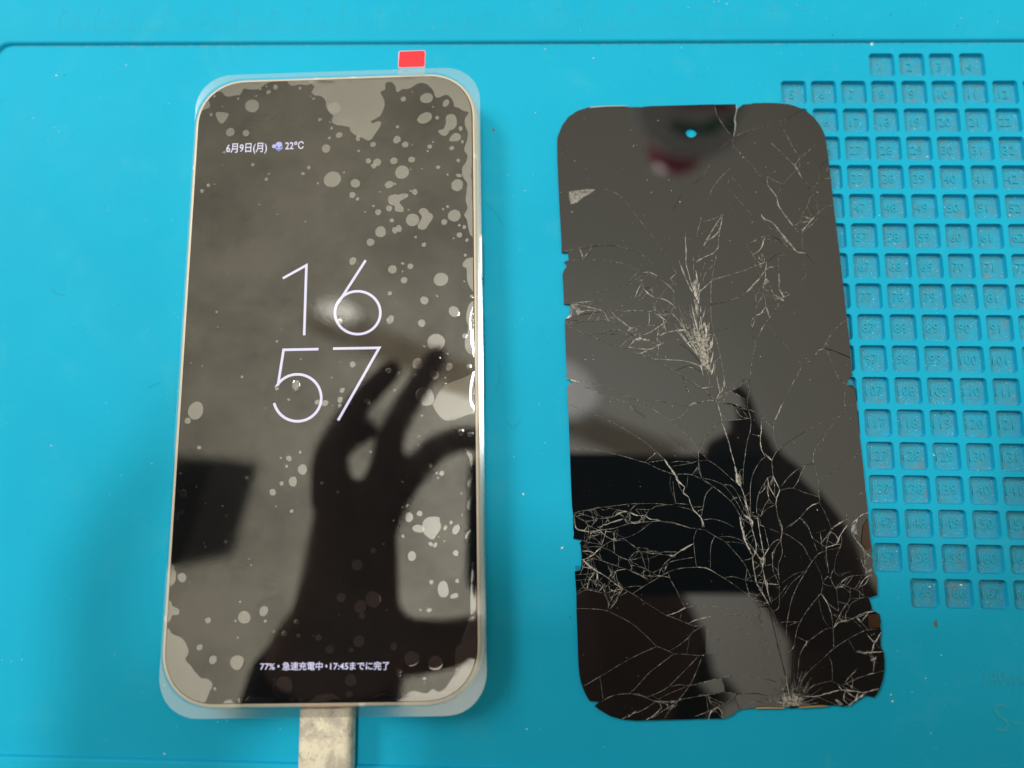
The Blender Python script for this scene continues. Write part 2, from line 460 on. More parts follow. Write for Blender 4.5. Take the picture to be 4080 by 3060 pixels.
while k < 520:
    x, y = random.uniform(-17, 262), random.uniform(-189, 8)
    if random.random() < 0.35: x = random.uniform(120, 262)
    if not free(x, y): continue
    z = ZB if y > -4.6 else 0.0
    if -5.7 < y < -4.6: continue
    gxk = ((x - gx0) % GP) / GP; gyk = ((yt - y) % GQ) / GQ
    if gx0 < x < gx1 and yb < y < yt and 0.07 < gxk < 0.93 and 0.07 < gyk < 0.93:
        if (int((yt - y) // GQ), int((x - gx0) // GP)) in cells:
            if not (0.16 < gxk < 0.84 and 0.16 < gyk < 0.84): continue
            z = -1.5
    s = random.choice((.05, .06, .08, .1, .13)) * random.uniform(.7, 1.2)
    if random.random() < 0.62: flake(Vw, Fw, x, y, z, s, random.choice((1, 1, 1.8)))
    else: flake(Vd, Fd, x, y, z, s * .9, random.choice((1, 1, 2.5)))
    k += 1
def fibre(V, F, P, w, z):
    v, f = strip(P, w, z); add(V, F, v, f)
# specks the photograph shows plainly (pixel, size mm, light?)
for u, v, s, lt in ((3475, 175, .42, 1), (2890, 27, .22, 1), (473, 178, .14, 1), (3935, 60, .2, 0), (225, 300, .2, 1), (256, 300, .22, 0), (2240, 2182, .3, 1), (1965, 518, .2, 0),
                    (2085, 1970, .26, 1), (205, 1776, .24, 1), (3550, 2768, .28, 1), (3555, 2795, .26, 1), (2272, 2460, .25, 0), (3762, 1640, .4, 0), (1617, 281, .2, 0), (1380, 291, .16, 0), (1428, 292, .16, 0), (1733, 286, .2, 0), (3310, 150, .2, 0), (3805, 115, .2, 0), (3540, 70, .22, 0), (4038, 850, .4, 1), (2100, 2905, .16, 1),
                    (654, 3003, .3, 1), (836, 3051, .2, 0), (716, 2720, .2, 0), (655, 2730, .16, 1), (3735, 1810, .3, 1), (3423, 730, .26, 1), (3705, 2338, .26, 1), (3845, 2335, .3, 1)):
    p = px(u, v, 0)
    z = ZB if p.y > -4.6 else (-1.5 if u in (4038, 3735, 3845, 3423) else 0)
    flake(Vw if lt else Vd, Fw if lt else Fd, p.x, p.y, z, s, 1.4)
for P in (((1985, 1440), (1992, 1500), (1975, 1560)), ((2020, 1680), (2045, 1705), (2075, 1670)), ((205, 1150), (225, 1170), (262, 1178)), ((3885, 2230), (3920, 2240), (3960, 2290)), ((3900, 950), (3925, 975)),
          ((590, 1545), (640, 1525)), ((2012, 2800), (2030, 2760)), ((1930, 800), (1975, 850), (2010, 900))):
    fibre(Vd, Fd, [(px(a, b2).x, px(a, b2).y) for a, b2 in P], 0.07, 0.05)
M_W = simple('white_dust', (0.80, 0.85, 0.84), 0.7); M_D = simple('dark_grit', (0.03, 0.13, 0.16), 0.8)
tag(mesh('light_dust', Vw, Fw, M_W), 'tiny pale specks and flakes of dust scattered over the blue mat', 'dust', kind='stuff')
tag(mesh('dark_grit', Vd, Fd, M_D), 'tiny dark grit and fibres scattered over the blue mat', 'grit', kind='stuff')
def stain(u, v, rx, ry, name, label, material):
    c = px(u, v, 0); V = []; n = 14
    for i in range(n):
        a = 2 * math.pi * i / n; q = random.uniform(.75, 1.15)
        V.append((c.x + rx * q * math.cos(a), c.y + ry * q * math.sin(a), 0.012))
    V.append((c.x, c.y, 0.05))
    return tag(mesh(name, V, [(i, (i + 1) % n, n) for i in range(n)], material), label, 'stain')
M_ST = simple('brown_stain', (0.10, 0.17, 0.17), 0.9)
stain(3728, 2485, .55, 1.0, 'glue_stain', 'small brownish smear on the blue mat below the pocket numbered 165', M_ST)
stain(1966, 518, .42, .42, 'rust_spot', 'small round rusty spot on the blue mat, right of the phone near its top', simple('rust', (0.16, 0.15, 0.15), 0.9))
# ================================================================== the phone
PC = Vector((85.03, -99.24)); PW, PH, PR = 74.4, 156.8, 13.4
PA = math.radians(1.95)
def PL(x, y):
    return Vector((PC.x + x * math.cos(PA) - y * math.sin(PA), PC.y + x * math.sin(PA) + y * math.cos(PA)))
def ploc(u, v, z=9.25):
    q = px(u, v, z); d = Vector((q.x - PC.x, q.y - PC.y))
    return Vector((d.x * math.cos(PA) + d.y * math.sin(PA), -d.x * math.sin(PA) + d.y * math.cos(PA)))
proot = root('smartphone', (PC.x, PC.y, 0), 'intact smartphone with champagne metal frame, its lit screen showing the clock 16 57', 'phone')
PROF = [(1.5, 0.0), (0.6, 0.35), (0.12, 1.3), (0, 2.6), (0, 6.4), (0.10, 7.6), (0.42, 8.45), (0.85, 8.85), (1.25, 8.95)]
def pring(i, z, ex=0.0):
    return [(*PL(x, y), z) for x, y in rrect(PW - 2 * i + ex, PH - 2 * i + ex, PR - i, 14, 2.15)]
V, F = rings([pring(i, z) for i, z in PROF], True, False)
mesh('metal_frame', V, F, M_METAL, proot, True)
V, F = rings([pring(1.25, 8.0), pring(1.25, 8.93), pring(1.42, 8.96)], False, False)
mesh('black_gasket', V, F, M_BEZEL, proot)
V, F = rings([pring(1.40, 8.2), pring(1.40, 8.97), pring(1.52, 9.0)], False, True)
mesh('display', V, F, M_GLASS, proot)
def band(side, t0, wdt):
    pr = [(i - 0.05, z + (0.03 if z > 8 else 0)) for i, z in PROF[2:]]
    V = []
    for t in (t0 - wdt / 2, t0 + wdt / 2):
        for i, z in pr:
            if side == 'R': q = PL(PW / 2 - i, t)
            elif side == 'L': q = PL(-PW / 2 + i, t)
            elif side == 'T': q = PL(t, PH / 2 - i)
            else: q = PL(t, -PH / 2 + i)
            V.append((*q, z))
    n = len(pr)
    F = [(k, k + 1, n + k + 1, n + k) for k in range(n - 1)]
    mesh('antenna_band', V, F, M_BAND, proot)
for side, u, v in (('T', 1260, 312), ('T', 1408, 307), ('R', 1910, 622), ('L', 768, 668), ('R', 1932, 2443), ('L', 664, 2466), ('B', 1442, 2814)):
    q = ploc(u, v, 8.8); band(side, q.x if side in 'TB' else q.y, 1.25)
def button(v0, v1):
    a = ploc(1918, v0, 4.5).y; b2 = ploc(1922, v1, 4.5).y
    cy, h = (a + b2) / 2, abs(a - b2); V = []
    R_ = []
    for d, ins in ((-0.3, 0), (0.42, 0), (0.58, 0.18)):
        R_.append([(*PL(PW / 2 + d, cy + y), 4.6 + x) for x, y in rrect(2.5 - 2 * ins, h - 2 * ins, 1.2 - ins, 6)])
    V, F = rings(R_, False, True)
    mesh('side_button', V, F, M_BUTTON, proot)
button(936, 1106); button(1226, 1566)
# front camera window
q = ploc(1331, 430, 9.0); lp = []
for r_, z in ((1.7, 9.004), (1.5, 9.02)): lp.append([(*PL(q.x + r_ * math.cos(a * math.pi / 14), q.y + r_ * math.sin(a * math.pi / 14)), z) for a in range(28)])
V, F = rings(lp, False, True)
mesh('front_camera', V, F, simple('camera_window', (0.10, 0.10, 0.095), 0.25), proot)
# ---- lit writing on the display
def stroke(name, P, wd, closed=False, material=None):
    P = [ploc(u, v, 9.0) for u, v in P]; Q = P
    V = []; n = len(Q)
    for i, p in enumerate(Q):
        if closed: a, b2 = Q[i - 1], Q[(i + 1) % n]
        else: a, b2 = Q[max(0, i - 1)], Q[min(n - 1, i + 1)]
        d1 = (p - a).normalized() if (p - a).length > 1e-6 else (b2 - p).normalized()
        d2 = (b2 - p).normalized() if (b2 - p).length > 1e-6 else d1
        t = (d1 + d2).normalized(); nn = Vector((-t.y, t.x)); m = wd / 2 / max(0.35, nn.dot(Vector((-d1.y, d1.x))))
        V += [(*PL(*(p + nn * m)), 9.018), (*PL(*(p - nn * m)), 9.018)]
    F = [(2 * i, 2 * i + 1, 2 * ((i + 1) % n) + 1, 2 * ((i + 1) % n)) for i in range(n - 1 + (1 if closed else 0))]
    return mesh(name, V, F, material or M_LIT, proot)
def arc(cx, cy, rx, ry, a0, a1, n=48): return [(cx + rx * math.cos(math.radians(a0 + (a1 - a0) * i / n)), cy - ry * math.sin(math.radians(a0 + (a1 - a0) * i / n))) for i in range(n + 1)]
SWD = 0.64
stroke('clock_digit', [(1127, 1109), (1221, 1057), (1217, 1180), (1212, 1336)], SWD)
stroke('clock_digit', [(1457, 1037)] + [(1352, 1200)] + arc(1425, 1246, 90.5, 85.5, 158, 158 + 360 - 1, 70), SWD)
stroke('clock_digit', [(1269, 1391), (1130, 1394), (1108, 1532)] + arc(1185, 1585, 95, 93.5, 146, -167, 60), SWD)
stroke('clock_digit', [(1327, 1389), (1511, 1386), (1347, 1675)], SWD)
def lit_text(name, s, u0, u1, v0, v1, hpx, z=9.02):
    a = ploc(u0, v0, 9.0); b2 = ploc(u1, v1, 9.0); d = b2 - a
    hh = (ploc(u0, v0 - hpx, 9.0) - a).length
    P = PL(*a)
    text_mesh(name, s, hh * 1.36, M_LIT, proot, (P.x, P.y, z), PA + math.atan2(d.y, d.x), 0.002, 0.028, 'LEFT', width=d.length, res=3)
lit_text('date_text', '6月9日(月)', 901, 1063, 606, 602, 31)
lit_text('temperature_text', '22℃', 1136, 1210, 595, 592, 29)
for s_, u0, u1, hp in (('77%', 1036, 1095, 26), ('•', 1105, 1113, 28), ('急速充電中', 1124, 1285, 26), ('•', 1296, 1304, 28), ('17:45', 1315, 1388, 26), ('までに完了', 1393, 1551, 26)):
    lit_text('charging_text', s_, u0, u1, 2668 - (u0 - 1036) * .004, 2668 - (u1 - 1036) * .004, hp)
def blob_px(name, L, z, material):
    V = []; F = []
    for (u, v, r_) in L:
        c = ploc(u, v, 9.0); b2 = len(V); rr = r_ * 0.0598
        V += [(*PL(c.x + rr * math.cos(a * math.pi / 10), c.y + rr * math.sin(a * math.pi / 10)), z) for a in range(20)]
        F.append(tuple(b2 + i for i in range(20))); z += 0.0015
    return mesh(name, V, F, material, proot)
blob_px('cloud_icon', [(1092, 583, 9), (1111, 578, 15), (1104, 590, 7), (1118, 588, 9)], 9.014, M_LITCLOUD)
blob_px('rain_icon', [(1104, 588, 6), (1120, 587, 6), (1111, 598, 6), (1103, 583, 4)], 9.024, M_LITBLUE)
# ================================================================== protective film
ZF = 9.22
froot = root('protective_film', (PC.x, PC.y, 9.2), 'clear protective film stuck on the whole phone screen, full of air bubbles, corners overhanging', 'screen film')
def outline(off, z, w, h, r, dx=0, dy=0): return [(*PL(x + dx, y + dy), z) for x, y in rrect(w - 2 * off, h - 2 * off, r - off, 12, 2.1)]
FO = [(x, y) for x, y, z in outline(0, 0, 74.7, 159.3, 9.6, 0.55, -0.45)]
PO = [(x, y) for x, y, z in pring(0.35, 0)]
v_, t_, ed_, oe_ = tri_fill([FO], extra=[PO + [PO[0]]])
V = [(p.x, p.y, ZF) for p in v_]; mi = []
for t in t_:
    c = sum((v_[i] for i in t), Vector((0, 0))) / 3; mi.append(0 if inside(c, PO) else 1)
mesh('film_sheet', V, t_, [M_FILM, M_RIM], froot, mi=mi)
GLS = [PL(x, y) for x, y in rrect(PW - 3.1, PH - 3.1, PR - 1.5, 14, 2.15)]
def dome(name, P, hgt, z=ZF + 0.012, mats=None):
    """a low blister of trapped air with outline P (mm, world)"""
    if len(P) < 3: return
    if parea(P) < 0: P = P[::-1]
    c = sum((Vector(q) for q in P), Vector((0, 0))) / len(P)
    n = len(P); V = [(q[0], q[1], z) for q in P]
    ks = ((0.93, 0.55), (0.75, 0.85), (0.45, 0.97)); F = []
    for k, hh in ks: V += [(c.x + (q[0] - c.x) * k, c.y + (q[1] - c.y) * k, z + hgt * hh) for q in P]
    V.append((c.x, c.y, z + hgt))
    for lv in range(len(ks)):
        for i in range(n):
            j = (i + 1) % n; F.append((lv * n + i, lv * n + j, (lv + 1) * n + j, (lv + 1) * n + i))
    for i in range(n): F.append((len(ks) * n + i, len(ks) * n + (i + 1) % n, (len(ks) + 1) * n))
    return mesh(name, V, F, M_BUB, froot, True)
def flatpocket(P):
    if len(P) < 3: return
    if parea(P) < 0: P = P[::-1]
    clean = []
    for q in P:
        if not clean or (Vector(q) - Vector(clean[-1])).length > 0.03: clean.append(q)
    if (Vector(clean[0]) - Vector(clean[-1])).length < 0.03: clean.pop()
    st = []; xs = [q[0] for q in clean]; ys = [q[1] for q in clean]; g = 1.0
    y = min(ys)
    while y < max(ys):
        x = min(xs)
        while x < max(xs):
            if inside((x, y), clean): st.append((x, y))
            x += g
        y += g
    v2, t2, _, _ = tri_fill([clean], steiner=st)
    def hz(p):
        d = min((Vector(p) - Vector(q)).length for q in clean[::2] or clean)
        return ZF + 0.012 + min(1, d / 2.0) * (0.004 + 0.018 * noise.noise(Vector((p[0] * .16, p[1] * .16, 3))) + 0.02)
    V = [(p.x, p.y, max(ZF + 0.012, hz(p))) for p in v2]
    # drop unused
    mesh('air_pocket', V, t2, M_BUB, froot, True)
CROP = {'1': (600, 150, 2.765), '2': (1300, 150, 2.765), '4': (1300, 700, 2.765), '3': (600, 700, 2.765), '5': (600, 1300, 2.765), '6': (1300, 1300, 2.765), '7': (600, 1900, 2.765), '8': (1300, 1900, 2.765),
        'L': (600, 2460, 2.765), 'R': (1300, 2460, 2.765), 'A': (2180, 380, 2.765), 'B': (2780, 380, 2.765), 'C': (2180, 940, 2.765), 'D': (2780, 940, 2.765), 'E': (2180, 1500, 2.765), 'F': (2780, 1500, 2.765),
        'G': (2180, 2060, 1.975), 'H': (2780, 2060, 1.975), 'P': (0, 0, 1.0)}
def cp(c, x, y): o = CROP[c]; return (o[0] + x / o[2], o[1] + y / o[2])
def parse(c, s):
    a = [float(t) for t in s.replace(';', ' ').split()]
    return [cp(c, a[i], a[i + 1]) for i in range(0, len(a) - 1, 2)]
POCKETS = [
 ('1', '735 590 700 520 900 440 1400 440 1330 487 1280 505 1230 540 1170 570 1090 570 1030 560 1010 590 980 635 940 635 870 650 820 640 790 600'),
 ('1', '500 830 500 650 620 670 635 685 655 740 640 775 590 795 550 815'),
 ('1', '1510 487 1520 430 1840 430 1800 480 1770 505 1720 525 1650 515 1560 530'),
 ('4', '1625 900 1560 910 1520 940 1500 985 1515 1010 1545 1020 1550 1130 1565 1190 1590 1240 1625 1275 1700 1270 1700 900'),
 ('6', '1700 -270 1620 -280 1570 -230 1545 -140 1545 -60 1565 0 1555 70 1530 140 1530 230 1560 290 1600 310 1700 330'),
 ('6', '1720 470 1640 485 1590 530 1480 580 1350 630 1250 700 1200 800 1170 860 1185 890 1210 940 1280 1020 1370 1042 1460 1015 1560 975 1640 965 1720 960'),
 ('6', '1538 1350 1560 1352 1590 1370 1615 1440 1620 1480 1605 1535 1590 1540 1580 1460 1550 1400'),
 ('8', '1620 0 1600 70 1598 105 1580 115 1562 100 1562 60 1600 0'),
 ('8', '1620 235 1608 280 1590 330 1598 355 1570 360 1552 320 1565 270 1590 235'),
 ('8', '1615 940 1640 940 1720 1000 1720 1560 1600 1560 1592 1480 1588 1380 1600 1100'),
 ('R', '1590 0 1560 80 1500 200 1490 270 1430 340 1420 420 1418 600 1370 690 1320 770 1250 820 1210 810 1185 790 1150 800 1110 835 1050 830 960 810 880 840 790 870 700 855 620 835 560 850 500 900 460 955 460 1050 1300 1100 1800 900 1800 10'),
 ('R', '-210 950 -150 900 -90 860 -20 845 60 840 120 870 160 905 195 950 195 1050 -210 1050'),
 ('L', '150 110 200 125 240 180 330 220 380 270 415 350 415 400 385 450 400 490 450 540 480 590 530 640 560 670 620 675 670 710 680 760 650 820 620 890 595 960 560 1100 60 1100 60 110'),
 ('7', '150 960 240 962 270 1010 280 1080 270 1150 230 1200 150 1215'),
 ('7', '100 1360 212 1362 240 1420 300 1450 318 1480 300 1520 240 1525 200 1600 100 1600'),
 ('L', '790 1050 790 960 820 920 860 905 910 930 920 1050'),
 ('L', '1040 1050 1040 950 1065 890 1110 855 1150 875 1340 885 1365 945 1360 1050'),
]
big = parse('1', '1805 430 1803 540 1775 600 1810 635 1880 645 1930 700 1935 760 1980 830 2010 860 1998 920 2030 955 2110 970 2190 985') + \
    parse('2', '260 990 270 1030 320 1075 400 1105 450 1130 490 1125 540 1060 600 965 600 930 575 920 500 945 490 920 560 885 600 850 640 760 640 700 620 650 598 600 650 570 650 510 690 485 740 505 765 550 770 590 800 598 840 565 890 568 960 535 1000 510 1070 500 1130 530 1180 590 1200 650 1240 660 1320 630 1370 660 1400 710 1410 760 1450 770 1510 805 1568 825 1530 890 1530 970 1560 1040 1550 1130 1520 1230 1555 1300 1540 1370 1500 1430 1500 1520 1550 1600 1555 1659') + \
    parse('4', '1550 100 1545 190 1535 260 1555 360 1520 430 1550 490 1570 600 1610 675 1720 690') + parse('2', '1750 1200 1750 250 800 250')
def pocket_poly(pts):
    W = [PL(*ploc(u, v, ZF)) for u, v in pts]
    W = catmull([(w.x, w.y) for w in W], 0.35, True)
    return clip_convex(W, GLS)
flatpocket(pocket_poly(big))
for c, s in POCKETS: flatpocket(pocket_poly(parse(c, s)))
for c, s in (('4', '680 260 700 220 760 205 800 210 850 195 900 205 895 235 820 275 808 300 850 355 845 395 800 398 755 380 750 330 700 315'),
             ('4', '1020 400 1040 365 1080 355 1115 375 1130 405 1165 425 1172 470 1130 530 1100 580 1060 595 1015 580 1010 540 1045 480 1050 440'),
             ('2', '1320 870 1350 845 1400 845 1430 880 1438 950 1410 1000 1360 1025 1340 1060 1295 1085 1240 1045 1235 1020 1290 1005 1310 960 1320 920'),
             ('8', '1060 520 1090 465 1150 440 1240 445 1252 500 1265 555 1215 640 1175 690 1120 665 1075 620'),
             ('1', '720 825 800 822 860 840 840 890 800 940 770 942 735 900'), ('2', '1360 1110 1400 1060 1445 1052 1482 1080 1480 1110 1440 1140 1360 1138')):
    P = [PL(*ploc(u, v, ZF)) for u, v in parse(c, s)]
    P = catmull([(q.x, q.y) for q in P], 0.3, True); flatpocket([tuple(q) for q in P])
BUB = {
 '1': '1118 752 82 88 40;877 1040 52 54;1050 1052 43 40;705 645 18 18;965 672 15 15;1208 567 16 16;1300 600 26 28;1375 545 35 28;1278 533 13 13;1163 642 10 10;1647 558 20 17;668 848 20 18;1796 672 15 15;1865 902 20 20;1978 932 10 10;1996 997 17 17;2078 1073 43 34 25;1970 1106 18 18;1932 1221 50 55;815 1262 17 17;1127 1398 21 21;1742 1432 22 22;1678 1498 22 20;1304 1500 12 12;1274 1560 21 20;637 1627 22 22;703 1615 8 8;567 1690 24 24;1843 1605 14 14;2003 1560 102 98 40;2130 1485 13 13;1157 828 7 7;1430 680 6 6;1292 890 6 6',
 '2': '848 675 32 32;1105 665 66 80;1318 722 36 52 -25;1085 885 95 66 30;1222 883 24 24;1480 1000 22 32;1500 1147 15 22;784 983 20 20;778 1124 48 46;870 1178 38 38;515 1176 33 33;350 1108 35 27;357 1247 17 17;1140 1200 27 27;1175 1150 12 12;1117 1250 14 14;1383 1217 30 24;465 1358 34 32;560 1373 48 46;522 1415 34 28 -30;745 1357 42 44;940 1343 38 40;835 1482 80 86;1455 1352 23 20;1232 1428 23 24;1336 1508 14 14;1462 1518 37 22 -10;1442 1625 68 75;320 1605 54 56;693 1618 44 52;757 1610 15 16;947 597 8 8;1177 762 11 11;1395 807 6 6;1053 1442 8 8;932 1450 8 8;945 1180 8 8',
 '4': '288 213 38 38;345 256 22 22;594 177 10 10;520 333 15 15;572 402 36 36;692 360 37 36;427 397 10 10;722 492 27 25;598 618 62 67;753 603 30 40 20;800 582 33 45 15;487 733 44 46;950 487 78 78;907 375 11 11;930 168 13 13;975 180 32 38 20;1410 440 72 75;1299 510 35 36;1337 340 18 19;1288 370 13 13;1466 545 16 18;1520 566 22 25;1467 652 33 32;1404 688 10 12;1549 710 22 20;984 676 16 16;1075 759 26 26;1532 875 18 18;292 940 40 48 -25;842 967 22 14 -10;926 998 34 34;730 1032 49 51;843 1052 10 10;857 1151 38 38;1263 1142 78 85;700 1296 25 26;1080 1375 48 46;1216 1320 11 11;1600 1328 19 19;1407 1497 57 68;705 1587 38 56;1050 1625 46 40;148 1605 38 40;346 970 7 7;1515 1160 7 7;780 1405 5 5',
 '6': '1208 178 100 100;1007 413 60 62;1350 445 40 43;1190 535 50 50;1090 772 100 110;292 420 35 35;684 487 28 28;797 511 14 14;757 703 15 15;452 827 30 32;178 706 31 31;157 813 37 34;152 877 23 23;1069 218 10 10;1334 304 14 14;1572 440 25 25;1523 107 26 28;1045 985 12 12;1016 1213 10 10;493 1383 17 17;1483 1166 32 30;1590 1192 35 22;1144 1533 18 18;1214 1616 16 14;1270 1618 27 28;982 539 12 12;1308 565 10 10;1310 632 10 10;1250 346 10 10;62 565 8 8;66 877 9 9;1012 1308 10 10',
 '5': '497 930 100 88;409 1041 35 35;535 1339 24 22;570 437 9 9;1006 558 14 16;1392 166 14 14;1390 686 21 22;1521 809 16 14;1835 835 26 30;1920 848 35 42;1654 362 9 9;1434 1450 13 13;1523 1456 28 34;1648 1388 16 16;1498 1543 17 17;1680 1578 57 60;741 8 8 8;327 1630 15 18;1995 565 8 8;1263 903 7 7',
 '3': '727 1502 14 12;1200 318 9 9;1706 505 9 9;845 1066 6 6',
 '7': '1570 52 49 55;1442 73 22 24;1344 168 34 38;1554 377 20 20;1054 12 16 14;831 427 9 9;827 716 11 11;358 184 42 43;342 384 28 27;290 430 28 50;345 1100 45 60 15;1383 325 8 9;1247 1480 47 52 -20;1032 1548 68 63;985 1376 12 12;937 1587 13 13;1265 1590 17 17;632 1580 30 31;2100 1330 48 48;2063 165 20 22;1893 70 16 16;1107 973 8 8;1610 1597 24 24;2078 1524 13 10;304 150 12 14;500 112 9 9;1083 905 7 7',
 '8': '907 442 47 55;1027 404 28 33;1010 570 42 72;842 655 17 20;1150 740 20 27;1200 750 20 28 -30;940 873 50 48;1430 840 32 34;1375 503 18 20;1312 562 20 26 -25;1436 580 42 57;1157 1160 22 23;1290 1240 62 86;1412 1312 46 26;1445 1147 21 21;1133 1473 25 28;1036 1468 12 14;515 812 28 30;340 970 58 57;375 1430 63 67;515 1350 78 85;395 1530 34 34;883 314 20 21;834 333 13 13;1489 182 10 11;1500 418 10 10;1230 10 12 12;1573 632 26 60;835 52 12 14;1240 660 8 8;1300 707 8 8;737 480 9 9;627 740 9 9',
 'L': '540 330 30 32;687 467 40 44;957 498 72 80;710 787 18 16;962 222 11 11;985 918 20 30;1475 178 26 26;1632 202 20 20;1850 222 32 34;1972 352 42 44;1457 770 98 112;1548 925 30 24;1645 918 30 24;1362 157 12 12',
 'R': '270 693 60 64;253 852 37 38;360 262 57 62;272 360 26 27;743 320 35 40;942 452 74 79;1203 503 75 72;797 587 25 33;797 632 22 24;1078 670 19 20;388 930 15 14'}
for c in BUB:
    for q in BUB[c].split(';'):
        a = [float(t) for t in q.split()]; sc_ = CROP[c][2]
        u, v = cp(c, a[0], a[1]); ctr = ploc(u, v, ZF); k = 0.0598; rx, ry = a[2] / sc_ * k, a[3] / sc_ * k
        th = math.radians(a[4]) if len(a) > 4 else random.uniform(0, 3)
        n = 12 if max(a[2], a[3]) < 20 else 28
        j2, j3, ph, ph2 = random.uniform(0, .03), random.uniform(0, .03), random.uniform(0, 6), random.uniform(0, 6)
        P = []
        for i in range(n):
            t = 2 * math.pi * i / n; w = 1 + j2 * math.cos(2 * t + ph) + j3 * math.cos(3 * t + ph2)
            X, Y = rx * w * math.cos(t), ry * w * math.sin(t)
            P.append(PL(ctr.x + X * math.cos(th) - Y * math.sin(th), ctr.y + X * math.sin(th) + Y * math.cos(th)))
        if not all(inside(p, GLS) for p in P): P = clip_convex(P, GLS)
        dome('air_bubble', [tuple(p) for p in P], 0.0012 + 0.0028 * max(rx, ry) * random.uniform(.3, 1.5))
# a pressed dent in the film that catches the lamp inside the digit 5
q = ploc(1180, 1536, ZF)
for rr, hh, ddx in ((1.5, .12, 0),):
    dome('film_dent', [tuple(PL(q.x + ddx + rr * math.cos(a * math.pi / 14) * (1, .8)[rr > 1], q.y + ddx * .4 + rr * math.sin(a * math.pi / 14))) for a in range(28)], hh)
# white specks of dust caught in the film
V, F = [], []
for i in range(90):
    q = PL(random.uniform(-34, 34), random.uniform(-75, 75)); flake(V, F, q.x, q.y, ZF, random.choice((.03, .04, .06)), random.choice((1, 1, 3)))
tag(mesh('trapped_dust', V, F, M_W, froot), kind='stuff')
# pull tab with its red end
tq = [ploc(1588, 205, ZF), ploc(1695, 203, ZF), ploc(1694, 300, ZF), ploc(1586, 300, ZF)]
V = [(*PL(*q), ZF + 0.06) for q in tq]; V[2] = (*PL(tq[2].x, tq[2].y - 0.4), ZF + 0.06)
def plate(name, pts, z0, z1, material, parent, r=0.4):
    P = []; n = len(pts)
    for i in range(n):
        a, b2, c = Vector(pts[i - 1]), Vector(pts[i]), Vector(pts[(i + 1) % n])
        d1 = (a - b2).normalized() * r; d2 = (c - b2).normalized() * r
        for t in (0, .5, 1):
            P.append(b2 + d1 * (1 - t) ** 2 + d2 * t ** 2)
    if parea(P) < 0: P = P[::-1]
    V, F = rings([[(p.x, p.y, z0) for p in P], [(p.x, p.y, z1) for p in P]], True, True)
    return mesh(name, V, F, material, parent)
plate('pull_tab', [tuple(PL(*q)) for q in tq], ZF + .03, ZF + .07, M_TAPE, froot)
plate('pink_backing', [tuple(PL(*ploc(u, v, ZF))) for u, v in ((1588, 204), (1696, 201), (1694, 270), (1586, 272))], ZF + .075, ZF + .11, M_PINK, froot, .5)
plate('red_end', [tuple(PL(*ploc(u, v, ZF))) for u, v in ((1593, 207), (1693, 204), (1692, 266), (1588, 269))], ZF + .115, ZF + .2, M_RED, froot, .45)
# ================================================================== charging cable
croot = root('charging_cable', (86, -190, 0), 'dirty cream charging plug and cable pushed into the bottom of the phone', 'cable')
def plugmat():
    m, n, l, b = mat('dirty_cream_plastic')
    a = ramp(n, l, nz(n, l, 120, 10, 0.74, 0.35), [(0.44, 0.0), (0.56, 1.0)])
    col = mixc(n, l, a, (0.80, 0.73, 0.54), (0.46, 0.41, 0.32))
    col = mixc(n, l, ramp(n, l, nz(n, l, 900, 6, 0.8, 0.6), [(0.50, 0.0), (0.66, 0.75)]), col, (0.62, 0.57, 0.44))
    col = mixc(n, l, ramp(n, l, nz(n, l, 260, 10, 0.82, 0.5), [(0.56, 0.0), (0.64, 0.9)]), col, (0.14, 0.11, 0.06))
    l.new(col, b.inputs['Base Color']); b.inputs['Roughness'].default_value = 0.55
    bump(n, l, b, nz(n, l, 700, 6, 0.7), 0.4, 0.0002)
    return m
M_PLUG = plugmat()
pa, pb = ploc(1192, 2845, 6.6), ploc(1401, 2845, 6.6)
pcx = (pa.x + pb.x) / 2; pw = pb.x - pa.x
def xsec(w, h, r, y): return [(*PL(pcx + x, y), 4.3 + z) for x, z in rrect(w, h, r, 8, 2.3)]
yb0 = -PH / 2
V, F = rings([xsec(pw - .5, 5.9, 1.8, yb0 - 0.4), xsec(pw, 6.4, 2.0, yb0 - 0.8), xsec(pw, 6.4, 2.0, yb0 - 20), xsec(pw - .6, 6.2, 2.0, yb0 - 24), xsec(pw - 3, 5, 2.0, yb0 - 26), xsec(5, 4.4, 2.0, yb0 - 27)], True, True)
mesh('plug_housing', V, F, M_PLUG, croot, True)
V, F = rings([xsec(8.2, 2.4, 1.15, yb0 + 6), xsec(8.2, 2.4, 1.15, yb0 - 0.5)], True, True)
mesh('metal_tip', V, F, simple('steel', (0.7, 0.7, 0.7), 0.3, 1), croot)
R_ = []
for i in range(30):
    t = i / 29; c = Vector((*PL(pcx + 6 * t * t, yb0 - 25 - 150 * t), 4.3 + (-1.6 if t > .08 else 0)))
    if t > 0.45: c.z -= 60 * (t - .45) ** 2 * 0
    R_.append([(c.x + 1.8 * math.cos(a * math.pi / 8), c.y, max(2.9 - 0 if False else -9, c.z) + 1.8 * math.sin(a * math.pi / 8)) for a in range(16)])
V, F = rings(R_, True, True)
mesh('cord', V, F, M_PLUG, croot, True)
